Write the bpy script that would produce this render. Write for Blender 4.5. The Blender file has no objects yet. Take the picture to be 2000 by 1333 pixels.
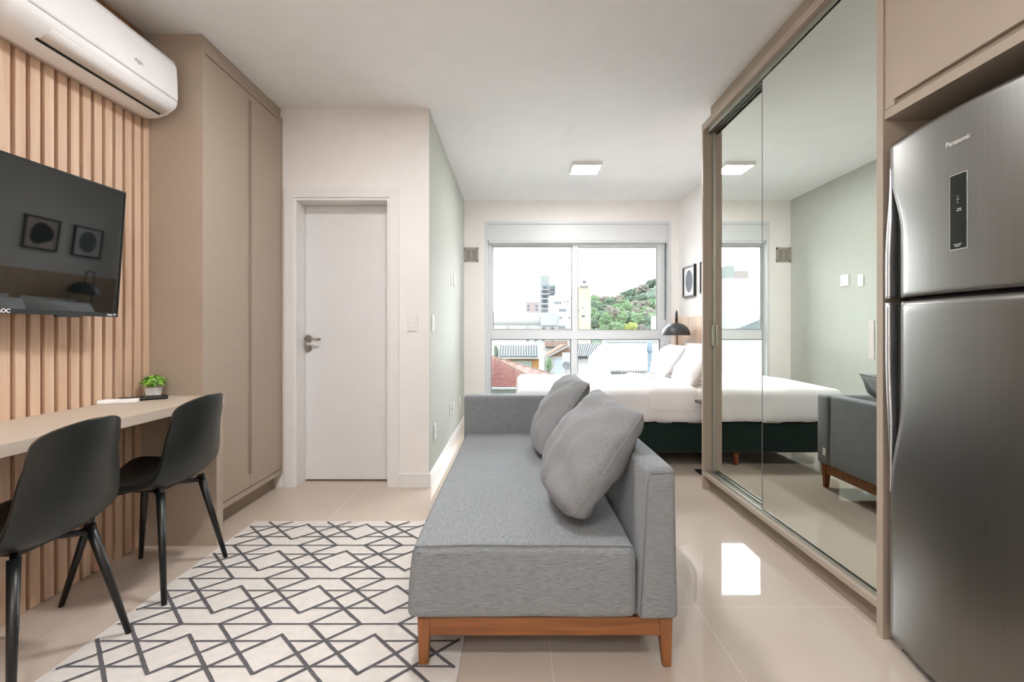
import bpy, bmesh, math, random
from mathutils import Vector, Matrix, noise, Euler

PI = math.pi
SC = bpy.context.scene
COL = SC.collection
random.seed(7)

# ------------------------------------------------------------------ camera
F = 930.0            # focal length in pixels of the 2000 px wide frame
VX, VY = 1005.0, 648.0
HC = 1.10            # camera height
H = 2.674            # ceiling height
cam_d = bpy.data.cameras.new('camera')
cam_d.sensor_width = 36.0
cam_d.lens = F / 2000.0 * 36.0
cam_d.shift_x = -(VX - 1000.0) / 2000.0
cam_d.shift_y = (VY - 666.5) / 2000.0
cam_d.clip_start = 0.05
cam_d.clip_end = 2000
cam = bpy.data.objects.new('camera', cam_d)
cam.location = (0, 0, HC)
cam.rotation_euler = (PI / 2, 0, 0)
COL.objects.link(cam)
SC.camera = cam

# ------------------------------------------------------------------ view / world
SC.view_settings.view_transform = 'Standard'
SC.view_settings.look = 'None'
SC.view_settings.gamma = 1.0
SC.view_settings.exposure = 1.17
SC.view_settings.use_curve_mapping = False
SC.cycles.use_denoising = True
SC.cycles.max_bounces = 14
SC.cycles.diffuse_bounces = 7
SC.cycles.glossy_bounces = 7
SC.cycles.transparent_max_bounces = 12
SC.cycles.sample_clamp_indirect = 8.0
SC.cycles.caustics_reflective = False
SC.cycles.caustics_refractive = False

SKY = 9.0
w = bpy.data.worlds.new('overcast_sky')
SC.world = w
w.use_nodes = True
wn = w.node_tree
bg = wn.nodes['Background']
tc = wn.nodes.new('ShaderNodeTexCoord')
sep = wn.nodes.new('ShaderNodeSeparateXYZ')
rmp = wn.nodes.new('ShaderNodeValToRGB')
wn.links.new(tc.outputs['Generated'], sep.inputs[0])
wn.links.new(sep.outputs['Z'], rmp.inputs[0])
wn.links.new(rmp.outputs[0], bg.inputs[0])
rmp.color_ramp.elements[0].color = (0.95, 0.97, 1.0, 1)
rmp.color_ramp.elements[1].color = (0.86, 0.93, 1.0, 1)
bg.inputs[1].default_value = SKY


def portal(name, loc, rot, sx, sy):
    d = bpy.data.lights.new(name, 'AREA')
    d.shape = 'RECTANGLE'
    d.size = sx
    d.size_y = sy
    d.cycles.is_portal = True
    o = bpy.data.objects.new(name, d)
    o.location = loc
    o.rotation_euler = rot
    COL.objects.link(o)


portal('window_daylight', (0.78, 5.93, 1.25), (-PI / 2, 0, 0), 2.3, 2.3)
CEIL_E = 75.0         # radiance of the ceiling lamp diffusers


# ------------------------------------------------------------------ helpers
def P(px, py, Y):
    """Point at distance Y seen at photograph pixel px, py."""
    return Vector(((px - VX) / F * Y, Y, HC - (py - VY) / F * Y))


def lin(c):
    r = []
    for v in c[:3]:
        v = v / 255.0
        r.append(v / 12.92 if v <= 0.04045 else ((v + 0.055) / 1.055) ** 2.4)
    return (r[0], r[1], r[2], 1.0)


def mat(name, col, rough=0.6, metal=0.0, spec=0.5, var=0.0, scale=(8, 8, 8), bump=0.0,
        bscale=None, coat=0.0, sheen=0.0):
    m = bpy.data.materials.new(name)
    m.use_nodes = True
    nt = m.node_tree
    b = nt.nodes['Principled BSDF']
    c = lin(col)
    b.inputs['Base Color'].default_value = c
    b.inputs['Roughness'].default_value = rough
    b.inputs['Metallic'].default_value = metal
    b.inputs['Specular IOR Level'].default_value = spec
    b.inputs['Coat Weight'].default_value = coat
    if sheen:
        b.inputs['Sheen Weight'].default_value = sheen
    t = nt.nodes.new('ShaderNodeTexCoord')
    mp = nt.nodes.new('ShaderNodeMapping')
    mp.inputs['Scale'].default_value = scale
    nt.links.new(t.outputs['Object'], mp.inputs[0])
    n = nt.nodes.new('ShaderNodeTexNoise')
    n.inputs['Scale'].default_value = 1.0
    n.inputs['Detail'].default_value = 4.0
    nt.links.new(mp.outputs[0], n.inputs['Vector'])
    v = var if var else 0.015
    r = nt.nodes.new('ShaderNodeValToRGB')
    r.color_ramp.elements[0].position = 0.3
    r.color_ramp.elements[1].position = 0.7
    r.color_ramp.elements[0].color = tuple(x * (1 - v) for x in c[:3]) + (1,)
    r.color_ramp.elements[1].color = tuple(min(1, x * (1 + v)) for x in c[:3]) + (1,)
    nt.links.new(n.outputs['Fac'], r.inputs[0])
    nt.links.new(r.outputs[0], b.inputs['Base Color'])
    if bump:
        bp = nt.nodes.new('ShaderNodeBump')
        bp.inputs['Strength'].default_value = bump
        bp.inputs['Distance'].default_value = 0.002
        if bscale:
            mp2 = nt.nodes.new('ShaderNodeMapping')
            mp2.inputs['Scale'].default_value = bscale
            nt.links.new(t.outputs['Object'], mp2.inputs[0])
            n2 = nt.nodes.new('ShaderNodeTexNoise')
            n2.inputs['Scale'].default_value = 1.0
            n2.inputs['Detail'].default_value = 3.0
            nt.links.new(mp2.outputs[0], n2.inputs['Vector'])
            nt.links.new(n2.outputs['Fac'], bp.inputs['Height'])
        else:
            nt.links.new(n.outputs['Fac'], bp.inputs['Height'])
        nt.links.new(bp.outputs[0], b.inputs['Normal'])
    return m


def emit(name, col, strength):
    m = bpy.data.materials.new(name)
    m.use_nodes = True
    nt = m.node_tree
    nt.nodes.remove(nt.nodes['Principled BSDF'])
    e = nt.nodes.new('ShaderNodeEmission')
    e.inputs[0].default_value = lin(col)
    e.inputs[1].default_value = strength
    nt.links.new(e.outputs[0], nt.nodes['Material Output'].inputs[0])
    return m


def glassmat(name, tint=(1, 1, 1), refl=1.0):
    m = bpy.data.materials.new(name)
    m.use_nodes = True
    nt = m.node_tree
    nt.nodes.remove(nt.nodes['Principled BSDF'])
    tr = nt.nodes.new('ShaderNodeBsdfTransparent')
    tr.inputs[0].default_value = (*tint, 1)
    g = nt.nodes.new('ShaderNodeBsdfGlossy')
    g.inputs['Roughness'].default_value = 0.0
    fr = nt.nodes.new('ShaderNodeFresnel')
    fr.inputs['IOR'].default_value = 1.45
    mx = nt.nodes.new('ShaderNodeMixShader')
    nt.links.new(fr.outputs[0], mx.inputs[0])
    nt.links.new(tr.outputs[0], mx.inputs[1])
    nt.links.new(g.outputs[0], mx.inputs[2])
    nt.links.new(mx.outputs[0], nt.nodes['Material Output'].inputs[0])
    return m


def woodmat(name, c1, c2, grain=(30, 30, 1.2), rough=0.45, bump=0.15):
    m = bpy.data.materials.new(name)
    m.use_nodes = True
    nt = m.node_tree
    b = nt.nodes['Principled BSDF']
    b.inputs['Roughness'].default_value = rough
    t = nt.nodes.new('ShaderNodeTexCoord')
    mp = nt.nodes.new('ShaderNodeMapping')
    mp.inputs['Scale'].default_value = grain
    nt.links.new(t.outputs['Object'], mp.inputs[0])
    n = nt.nodes.new('ShaderNodeTexNoise')
    n.inputs['Scale'].default_value = 1.0
    n.inputs['Detail'].default_value = 6.0
    n.inputs['Distortion'].default_value = 0.6
    nt.links.new(mp.outputs[0], n.inputs['Vector'])
    r = nt.nodes.new('ShaderNodeValToRGB')
    r.color_ramp.elements[0].position = 0.32
    r.color_ramp.elements[1].position = 0.68
    r.color_ramp.elements[0].color = lin(c1)
    r.color_ramp.elements[1].color = lin(c2)
    nt.links.new(n.outputs['Fac'], r.inputs[0])
    nt.links.new(r.outputs[0], b.inputs['Base Color'])
    bp = nt.nodes.new('ShaderNodeBump')
    bp.inputs['Strength'].default_value = bump
    bp.inputs['Distance'].default_value = 0.001
    nt.links.new(n.outputs['Fac'], bp.inputs['Height'])
    nt.links.new(bp.outputs[0], b.inputs['Normal'])
    return m


def clothmat(name, c1, c2, axis_stretch=True, rough=0.9, dens=1.0):
    """Woven melange fabric: fine streaks lying along X on upright end faces, along Y elsewhere."""
    m = bpy.data.materials.new(name)
    m.use_nodes = True
    nt = m.node_tree
    L = nt.links
    b = nt.nodes['Principled BSDF']
    b.inputs['Roughness'].default_value = rough
    b.inputs['Specular IOR Level'].default_value = 0.2
    b.inputs['Sheen Weight'].default_value = 0.15
    t = nt.nodes.new('ShaderNodeTexCoord')

    def nz(s):
        mp = nt.nodes.new('ShaderNodeMapping')
        mp.inputs['Scale'].default_value = s
        L.new(t.outputs['Object'], mp.inputs[0])
        n = nt.nodes.new('ShaderNodeTexNoise')
        n.inputs['Scale'].default_value = 1.0
        n.inputs['Detail'].default_value = 3.0
        L.new(mp.outputs[0], n.inputs['Vector'])
        return n
    a = nz((22 * dens, 350 * dens, 420 * dens))
    c = nz((420 * dens, 22 * dens, 420 * dens))
    sp = nt.nodes.new('ShaderNodeSeparateXYZ')
    L.new(t.outputs['Normal'], sp.inputs[0])
    ab = nt.nodes.new('ShaderNodeMath')
    ab.operation = 'ABSOLUTE'
    L.new(sp.outputs['Y'], ab.inputs[0])
    gt = nt.nodes.new('ShaderNodeMath')
    gt.operation = 'GREATER_THAN'
    gt.inputs[1].default_value = 0.7
    L.new(ab.outputs[0], gt.inputs[0])
    mx = nt.nodes.new('ShaderNodeMix')
    mx.data_type = 'FLOAT'
    if axis_stretch:
        L.new(gt.outputs[0], mx.inputs[0])
    else:
        mx.inputs[0].default_value = 1.0
    L.new(c.outputs['Fac'], mx.inputs[2])
    L.new(a.outputs['Fac'], mx.inputs[3])
    r = nt.nodes.new('ShaderNodeValToRGB')
    r.color_ramp.elements[0].position = 0.34
    r.color_ramp.elements[1].position = 0.66
    r.color_ramp.elements[0].color = lin(c1)
    r.color_ramp.elements[1].color = lin(c2)
    L.new(mx.outputs[0], r.inputs[0])
    L.new(r.outputs[0], b.inputs['Base Color'])
    bp = nt.nodes.new('ShaderNodeBump')
    bp.inputs['Strength'].default_value = 0.25
    bp.inputs['Distance'].default_value = 0.001
    L.new(mx.outputs[0], bp.inputs['Height'])
    L.new(bp.outputs[0], b.inputs['Normal'])
    return m


# ---- bmesh builders
def box(bm, x0, x1, y0, y1, z0, z1, mi=0):
    vs = [bm.verts.new((x, y, z)) for z in (z0, z1) for y in (y0, y1) for x in (x0, x1)]
    fs = []
    for idx in ((0, 2, 3, 1), (4, 5, 7, 6), (0, 1, 5, 4), (2, 6, 7, 3), (0, 4, 6, 2), (1, 3, 7, 5)):
        f = bm.faces.new([vs[i] for i in idx])
        f.material_index = mi
        fs.append(f)
    return vs, fs


def bbox(bm, x0, x1, y0, y1, z0, z1, r=0.004, seg=2, mi=0):
    vs, fs = box(bm, x0, x1, y0, y1, z0, z1, mi)
    es = list({e for f in fs for e in f.edges})
    bmesh.ops.bevel(bm, geom=es, offset=r, segments=seg, affect='EDGES', profile=0.5)


def cyl(bm, a, b, r0, r1=None, n=16, mi=0):
    a, b = Vector(a), Vector(b)
    if r1 is None:
        r1 = r0
    d = (b - a).normalized()
    up = Vector((0, 0, 1)) if abs(d.z) < 0.9 else Vector((1, 0, 0))
    u = d.cross(up).normalized()
    v = d.cross(u)
    A = [bm.verts.new(a + (u * math.cos(2 * PI * i / n) + v * math.sin(2 * PI * i / n)) * r0) for i in range(n)]
    B = [bm.verts.new(b + (u * math.cos(2 * PI * i / n) + v * math.sin(2 * PI * i / n)) * r1) for i in range(n)]
    for i in range(n):
        f = bm.faces.new((A[i], A[(i + 1) % n], B[(i + 1) % n], B[i]))
        f.material_index = mi
        f.smooth = True
    f = bm.faces.new(A[::-1]); f.material_index = mi
    f = bm.faces.new(B); f.material_index = mi


def tube(bm, pts, r, n=10):
    pts = [Vector(p) for p in pts]
    rings = []
    u = None
    for i, p in enumerate(pts):
        d = (pts[min(i + 1, len(pts) - 1)] - pts[max(i - 1, 0)]).normalized()
        if u is None:
            up = Vector((0, 0, 1)) if abs(d.z) < 0.9 else Vector((0, 1, 0))
            u = d.cross(up).normalized()
        u = (u - d * u.dot(d)).normalized()
        v = d.cross(u)
        rings.append([bm.verts.new(p + (u * math.cos(2 * PI * k / n) + v * math.sin(2 * PI * k / n)) * r) for k in range(n)])
    for a, b in zip(rings, rings[1:]):
        for k in range(n):
            f = bm.faces.new((a[k], a[(k + 1) % n], b[(k + 1) % n], b[k]))
            f.smooth = True
    bm.faces.new(rings[0][::-1])
    bm.faces.new(rings[-1])


def lathe(bm, prof, c=(0, 0, 0), n=32, cap=False):
    rings = []
    for r, z in prof:
        rings.append([bm.verts.new((c[0] + r * math.cos(2 * PI * k / n), c[1] + r * math.sin(2 * PI * k / n), c[2] + z)) for k in range(n)])
    for a, b in zip(rings, rings[1:]):
        for k in range(n):
            f = bm.faces.new((a[k], a[(k + 1) % n], b[(k + 1) % n], b[k]))
            f.smooth = True
    if cap:
        bm.faces.new(rings[0][::-1])
        bm.faces.new(rings[-1])


def rgrid(bm, x0, x1, y0, y1, z0, z1, r, step=0.04, disp=None):
    """Box with rounded edges built from a dense grid; disp(p, n) moves each vertex."""
    lo = Vector((x0, y0, z0)); hi = Vector((x1, y1, z1))
    cnt = [max(2, int((hi[i] - lo[i]) / step)) for i in range(3)]

    def coords(i):
        a = [lo[i] + (hi[i] - lo[i]) * k / cnt[i] for k in range(cnt[i] + 1)]
        for q in (0.15, 0.4, 0.7, 1.0):
            a += [lo[i] + r * q, hi[i] - r * q]
        a = sorted(a)
        o = [a[0]]
        for t in a[1:]:
            if t - o[-1] > r * 0.1:
                o.append(t)
        o[-1] = hi[i]
        return o
    cs = [coords(i) for i in range(3)]
    cache = {}

    def vert(i, j, k):
        key = (i, j, k)
        if key not in cache:
            p = Vector((cs[0][i], cs[1][j], cs[2][k]))
            q = Vector([min(max(p[a], lo[a] + r), hi[a] - r) for a in range(3)])
            d = p - q
            nrm = d.normalized() if d.length > 1e-9 else Vector((0, 0, 0))
            # scale so that the corner lies on the sphere
            p2 = q + nrm * r if d.length > 1e-9 else p
            if disp:
                p2 = disp(p2, nrm)
            cache[key] = bm.verts.new(p2)
        return cache[key]
    n = [len(c) - 1 for c in cs]

    def quad(a, b, c, d):
        f = bm.faces.new((a, b, c, d))
        f.smooth = True
    for i in range(n[0]):
        for j in range(n[1]):
            quad(vert(i, j, 0), vert(i, j + 1, 0), vert(i + 1, j + 1, 0), vert(i + 1, j, 0))
            quad(vert(i, j, n[2]), vert(i + 1, j, n[2]), vert(i + 1, j + 1, n[2]), vert(i, j + 1, n[2]))
    for i in range(n[0]):
        for k in range(n[2]):
            quad(vert(i, 0, k), vert(i + 1, 0, k), vert(i + 1, 0, k + 1), vert(i, 0, k + 1))
            quad(vert(i, n[1], k), vert(i, n[1], k + 1), vert(i + 1, n[1], k + 1), vert(i + 1, n[1], k))
    for j in range(n[1]):
        for k in range(n[2]):
            quad(vert(0, j, k), vert(0, j, k + 1), vert(0, j + 1, k + 1), vert(0, j + 1, k))
            quad(vert(n[0], j, k), vert(n[0], j + 1, k), vert(n[0], j + 1, k + 1), vert(n[0], j, k + 1))


def obj(name, bm, m, parent=None, recalc=True, smooth=None):
    if recalc:
        bmesh.ops.recalc_face_normals(bm, faces=bm.faces)
    me = bpy.data.meshes.new(name)
    bm.to_mesh(me)
    bm.free()
    for x in (m if isinstance(m, (list, tuple)) else [m]):
        me.materials.append(x)
    if smooth:
        for p in me.polygons:
            p.use_smooth = True
    o = bpy.data.objects.new(name, me)
    COL.objects.link(o)
    if parent:
        o.parent = parent
    return o


def thing(name, label, cat, loc=(0, 0, 0), rot=(0, 0, 0), group=None):
    o = bpy.data.objects.new(name, None)
    o.empty_display_size = 0.1
    o.location = loc
    o.rotation_euler = rot
    COL.objects.link(o)
    o['label'] = label
    o['category'] = cat
    if group:
        o['group'] = group
    return o


def tag(o, label, cat, group=None, kind=None):
    o['label'] = label
    o['category'] = cat
    if group:
        o['group'] = group
    if kind:
        o['kind'] = kind
    return o


def struct(name, bm, m, parent=None, label=None):
    o = obj(name, bm, m, parent)
    if parent is None:
        o['kind'] = 'structure'
    if label:
        o['label'] = label
    return o


def B(name, dims, m, parent=None, r=0.0, seg=2):
    """one box object from absolute bounds"""
    bm = bmesh.new()
    if r:
        bbox(bm, *dims, r=r, seg=seg)
    else:
        box(bm, *dims)
    return obj(name, bm, m, parent)


def S(name, dims, m, parent=None, r=0.0):
    o = B(name, dims, m, parent, r)
    if parent is None:
        o['kind'] = 'structure'
    return o


def text_mesh(name, body, size, m, parent, M, extrude=0.0004, font_shear=0.0, bold=0.0):
    c = bpy.data.curves.new(name, 'FONT')
    c.body = body
    c.size = size
    c.extrude = extrude
    c.offset = bold
    c.shear = font_shear
    c.align_x = 'CENTER'
    c.align_y = 'CENTER'
    t = bpy.data.objects.new('t', c)
    COL.objects.link(t)
    bpy.context.view_layer.update()
    me = bpy.data.meshes.new_from_object(t.evaluated_get(bpy.context.evaluated_depsgraph_get()))
    bpy.data.objects.remove(t)
    me.name = name
    me.transform(M)
    me.materials.clear()
    me.materials.append(m)
    o = bpy.data.objects.new(name, me)
    COL.objects.link(o)
    o.parent = parent
    return o


# ------------------------------------------------------------------ materials
M_wall = mat('white_wall_paint', (238, 234, 231), 0.85, bump=0.05, bscale=(120, 120, 120))
M_green = mat('sage_wall_paint', (190, 193, 185), 0.85, bump=0.05, bscale=(120, 120, 120))
M_ceil = mat('ceiling_paint', (238, 239, 239), 0.9)
M_trim = mat('white_trim', (232, 230, 228), 0.4)
M_door = mat('white_door_lacquer', (226, 225, 225), 0.45)
M_taupe = mat('taupe_laminate', (174, 160, 144), 0.5, var=0.012, scale=(3, 3, 40), bump=0.03)
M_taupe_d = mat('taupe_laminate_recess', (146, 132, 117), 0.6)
M_desk = mat('taupe_desk_laminate', (198, 184, 168), 0.42, var=0.03, scale=(60, 3, 60))
M_slat = woodmat('oak_slat', (208, 175, 146), (228, 199, 173))
M_slat_back = woodmat('oak_backing', (150, 112, 82), (170, 132, 100))
M_head = woodmat('headboard_oak', (190, 160, 134), (208, 180, 155), (30, 30, 1.5))
M_black = mat('black_leatherette', (21, 26, 23), 0.36, spec=0.5, bump=0.25, bscale=(260, 260, 260))
M_blackm = mat('black_metal', (15, 17, 16), 0.38)
M_sofa = clothmat('grey_melange_fabric', (112, 115, 118), (145, 148, 151), dens=1.7)
M_cush = clothmat('grey_cushion_fabric', (118, 119, 121), (144, 145, 147), axis_stretch=False, dens=1.8)
M_legw = woodmat('honey_wood', (118, 70, 36), (148, 94, 52), (3, 40, 40), 0.4)
M_legw2 = woodmat('honey_wood_upright', (118, 70, 36), (148, 94, 52), (40, 40, 3), 0.4)
M_ac = mat('white_glossy_plastic', (246, 246, 247), 0.22)
M_ac2 = mat('white_satin_plastic', (234, 232, 230), 0.4)
M_dark = mat('dark_slot', (12, 12, 12), 0.6)
M_screen = mat('tv_glass', (8, 13, 11), 0.03, spec=0.6)
M_bezel = mat('tv_bezel', (14, 18, 17), 0.25)
M_white = mat('white_print', (235, 235, 235), 0.5)
M_greytext = mat('grey_print', (165, 165, 168), 0.4)
M_steel = mat('brushed_steel', (134, 132, 128), 0.36, metal=1.0, var=0.04, scale=(60, 260, 2.0), bump=0.03)
M_chrome = mat('polished_aluminium', (230, 232, 236), 0.36, metal=1.0)
M_alu = mat('satin_aluminium', (172, 171, 160), 0.42, metal=0.7)
M_handle = mat('brushed_nickel', (160, 152, 140), 0.25, metal=1.0)
M_recess = mat('grey_handle_recess', (66, 68, 68), 0.4, metal=0.3)
M_frame = mat('white_aluminium_frame', (214, 216, 217), 0.4)
M_sheet = mat('white_bed_linen', (228, 226, 226), 0.9, spec=0.2, sheen=0.1, bump=0.2, bscale=(40, 40, 40))
M_pillow = mat('white_pillow_cotton', (232, 231, 231), 0.9, spec=0.2, sheen=0.1)
M_velvet = mat('dark_green_velvet', (14, 34, 29), 0.85, spec=0.15, var=0.15, scale=(20, 20, 20), sheen=0.3)
M_rug = mat('cream_rug_pile', (212, 206, 200), 0.95, spec=0.1, var=0.05, scale=(30, 30, 30), bump=0.3, bscale=(220, 220, 220))
M_rugline = mat('charcoal_rug_line', (94, 92, 95), 0.95, spec=0.1, var=0.1, scale=(90, 90, 90))
M_pot = mat('white_ceramic', (236, 236, 238), 0.35)
M_leaf = mat('bright_leaf', (128, 180, 66), 0.5, var=0.45, scale=(45, 45, 45))
M_grille = mat('beige_grille', (178, 170, 160), 0.6)
M_grille_d = mat('beige_grille_gap', (120, 112, 104), 0.8)
M_glass = glassmat('window_glass', (0.97, 0.985, 0.98))
M_lampshade = mat('dark_grey_lamp_metal', (52, 53, 56), 0.45)
M_lamp = emit('lamp_diffuser', (251, 251, 252), CEIL_E)
M_mirror = mat('mirror_silvering', (238, 243, 237), 0.0, metal=1.0)
M_paper = mat('print_paper', (228, 226, 224), 0.7)
M_blue = mat('print_slate_ink', (112, 112, 122), 0.8, var=0.1, scale=(40, 40, 40))
M_pink = mat('print_blush_paper', (214, 196, 188), 0.8)
M_dkink = mat('print_dark_ink', (44, 46, 48), 0.8, var=0.3, scale=(30, 30, 30))

# mirror: no noise needed on the base
nt = M_mirror.node_tree
for l in list(nt.links):
    if l.to_socket.name == 'Base Color':
        nt.links.remove(l)

# floor: polished porcelain with joints
M_floor = bpy.data.materials.new('polished_porcelain')
M_floor.use_nodes = True
nt = M_floor.node_tree
b = nt.nodes['Principled BSDF']
b.inputs['Roughness'].default_value = 0.035
b.inputs['Specular IOR Level'].default_value = 0.55
t = nt.nodes.new('ShaderNodeTexCoord')
sp = nt.nodes.new('ShaderNodeSeparateXYZ')
nt.links.new(t.outputs['Object'], sp.inputs[0])


def joint(out, off, size, wdt):
    a = nt.nodes.new('ShaderNodeMath'); a.operation = 'SUBTRACT'; a.inputs[1].default_value = off
    nt.links.new(out, a.inputs[0])
    d = nt.nodes.new('ShaderNodeMath'); d.operation = 'PINGPONG'; d.inputs[1].default_value = size
    nt.links.new(a.outputs[0], d.inputs[0])
    l = nt.nodes.new('ShaderNodeMath'); l.operation = 'LESS_THAN'; l.inputs[1].default_value = wdt
    nt.links.new(d.outputs[0], l.inputs[0])
    return l


ja = joint(sp.outputs['X'], -1.689 - 6.04, 0.302 * 2, 0.0016)
jb = joint(sp.outputs['Y'], 1.901 - 11.94, 1.194, 0.0016)
# PINGPONG returns distance to the nearest multiple of 2*scale, so add the half-shifted set too
jc = joint(sp.outputs['X'], -1.689 - 6.04 + 0.604, 0.604, 0.0016)
jd = joint(sp.outputs['Y'], 1.901 - 11.94 + 1.194, 1.194, 0.0016)
mxs = []
for p_, q_ in ((ja, jc), (jb, jd)):
    mm = nt.nodes.new('ShaderNodeMath'); mm.operation = 'MAXIMUM'
    nt.links.new(p_.outputs[0], mm.inputs[0]); nt.links.new(q_.outputs[0], mm.inputs[1])
    mxs.append(mm)
mm = nt.nodes.new('ShaderNodeMath'); mm.operation = 'MAXIMUM'
nt.links.new(mxs[0].outputs[0], mm.inputs[0]); nt.links.new(mxs[1].outputs[0], mm.inputs[1])
n = nt.nodes.new('ShaderNodeTexNoise'); n.inputs['Scale'].default_value = 1.6; n.inputs['Detail'].default_value = 6
nt.links.new(t.outputs['Object'], n.inputs['Vector'])
r = nt.nodes.new('ShaderNodeValToRGB')
r.color_ramp.elements[0].position = 0.3
r.color_ramp.elements[1].position = 0.7
r.color_ramp.elements[0].color = lin((197, 182, 168))
r.color_ramp.elements[1].color = lin((204, 190, 176))
nt.links.new(n.outputs['Fac'], r.inputs[0])
mx = nt.nodes.new('ShaderNodeMix'); mx.data_type = 'RGBA'
nt.links.new(mm.outputs[0], mx.inputs[0])
nt.links.new(r.outputs[0], mx.inputs[6])
mx.inputs[7].default_value = lin((222, 208, 192))
nt.links.new(mx.outputs[2], b.inputs['Base Color'])

# ------------------------------------------------------------------ room shell
XL, XR = -1.99, 1.96          # left and right wall faces
YB, YN = 5.70, -2.4           # window wall face and wall behind the camera
XG = -0.604                   # sage wall face
YP = 3.365                    # wall that holds the door

S('floor', (XL - 0.15, XR + 0.15, YN - 0.15, YB + 0.3, -0.12, 0.0), M_floor)
S('ceiling', (XL - 0.15, XR + 0.15, YN - 0.15, YB + 0.3, H, H + 0.15), M_ceil)
S('wall_left', (XL - 0.15, XL, YN, YB, 0, H), M_wall)
S('wall_right', (XR, XR + 0.15, YN, YB, 0, H), M_wall)
# wall with the doorway: opening X -1.559..-.879, Z 0..2.045
DX0, DX1, DZ = -1.556, -0.881, 2.045
bm = bmesh.new()
box(bm, XL, DX0, YP, YP + 0.14, 0, H)
box(bm, DX1, XG, YP, YP + 0.14, 0, H)
box(bm, DX0, DX1, YP, YP + 0.14, DZ, H)
struct('wall_bathroom_front', bm, M_wall)
S('wall_bathroom_side', (XG - 0.14, XG, YP + 0.1405, YB, 0, H), M_green)
bm = bmesh.new()
box(bm, XG - 0.0005, XG, YP + 0.001, YP + 0.1405, 0, H)
o = struct('wall_bathroom_corner', bm, M_green)
o.location.x = 0.0006

# window wall with the opening
WX0, WX1, WZ0, WZ1 = -0.352, 1.872, 0.22, 2.42
bm = bmesh.new()
box(bm, XL - 0.15, WX0, YB, YB + 0.28, 0, H)
box(bm, WX1, XR + 0.15, YB, YB + 0.28, 0, H)
box(bm, WX0, WX1, YB, YB + 0.28, WZ1, H)
box(bm, WX0, WX1, YB, YB + 0.28, 0, WZ0)
struct('wall_window_side', bm, M_wall)
# wall behind the camera
S('wall_camera_side', (XL - 0.15, XR + 0.15, YN - 0.15, YN, 0, H), M_wall)

# baseboards
S('baseboard_bathroom_front', (-0.815, XG, YP - 0.014, YP, 0, 0.098), M_trim, r=0.002)
S('baseboard_bathroom_side', (XG + 0.0006, XG + 0.014, YP - 0.014, YB, 0, 0.098), M_trim, r=0.002)
S('baseboard_window_side', (XG + 0.014, XR, YB - 0.014, YB, 0, 0.098), M_trim, r=0.002)
S('baseboard_bed_side', (XR - 0.014, XR, YP + 0.03, YB - 0.014, 0, 0.098), M_trim, r=0.002)

# door: casing, jamb, leaf, lever, keyhole
d = thing('door_1', 'white flush interior door with a brushed lever handle in a white casing', 'door', (0, 0, 0))
d['kind'] = 'structure'
bm = bmesh.new()
cw = 0.066
bbox(bm, DX0 - cw, DX0, YP - 0.016, YP, 0, DZ + cw, r=0.003)
bbox(bm, DX1, DX1 + cw, YP - 0.016, YP, 0, DZ + cw, r=0.003)
bbox(bm, DX0 - 0.001, DX1 + 0.001, YP - 0.016, YP, DZ, DZ + cw, r=0.003)
obj('door_casing', bm, M_trim, d)
bm = bmesh.new()
jt = 0.018
box(bm, DX0, DX0 + jt, YP - 0.006, YP + 0.15, 0, DZ)
box(bm, DX1 - jt, DX1, YP - 0.006, YP + 0.15, 0, DZ)
box(bm, DX0 + jt, DX1 - jt, YP - 0.006, YP + 0.15, DZ - jt, DZ)
obj('door_jamb', bm, M_trim, d)
LY = 3.50
B('door_leaf', (DX0 + jt + 0.002, DX1 - jt - 0.002, LY, LY + 0.035, 0.012, DZ - jt - 0.002), M_door, d, r=0.002)
bm = bmesh.new()
hx, hz = (602.7 - VX) / F * LY, HC - (662 - VY) / F * LY
cyl(bm, (hx, LY, hz), (hx, LY - 0.009, hz), 0.026, n=32)
cyl(bm, (hx, LY, hz), (hx, LY - 0.05, hz), 0.011)
tube(bm, [(hx - 0.004, LY - 0.05, hz), (hx + 0.02, LY - 0.052, hz), (hx + 0.108, LY - 0.052, hz - 0.004)], 0.009, 14)
obj('door_handle', bm, M_handle, d)
bm = bmesh.new()
kz = HC - (681 - VY) / F * LY
cyl(bm, (hx, LY, kz), (hx, LY - 0.008, kz), 0.026, n=32)
cyl(bm, (hx, LY - 0.008, kz + 0.003), (hx, LY - 0.013, kz + 0.003), 0.008, n=20)
box(bm, hx - 0.002, hx + 0.002, LY - 0.0135, LY - 0.008, kz - 0.012, kz)
obj('keyhole_rose', bm, M_handle, d)

# ------------------------------------------------------------------ window_1
WY = 5.80
s = WY / F


def wx(px):
    return (px - VX) * s


def wz(py):
    return HC - (py - VY) * s


wd = bpy.data.objects.new('window_1', None)
COL.objects.link(wd)
wd['kind'] = 'structure'
wd['label'] = 'large white aluminium window with two sliding upper panes and two fixed lower panes'
wd['category'] = 'window'
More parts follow.
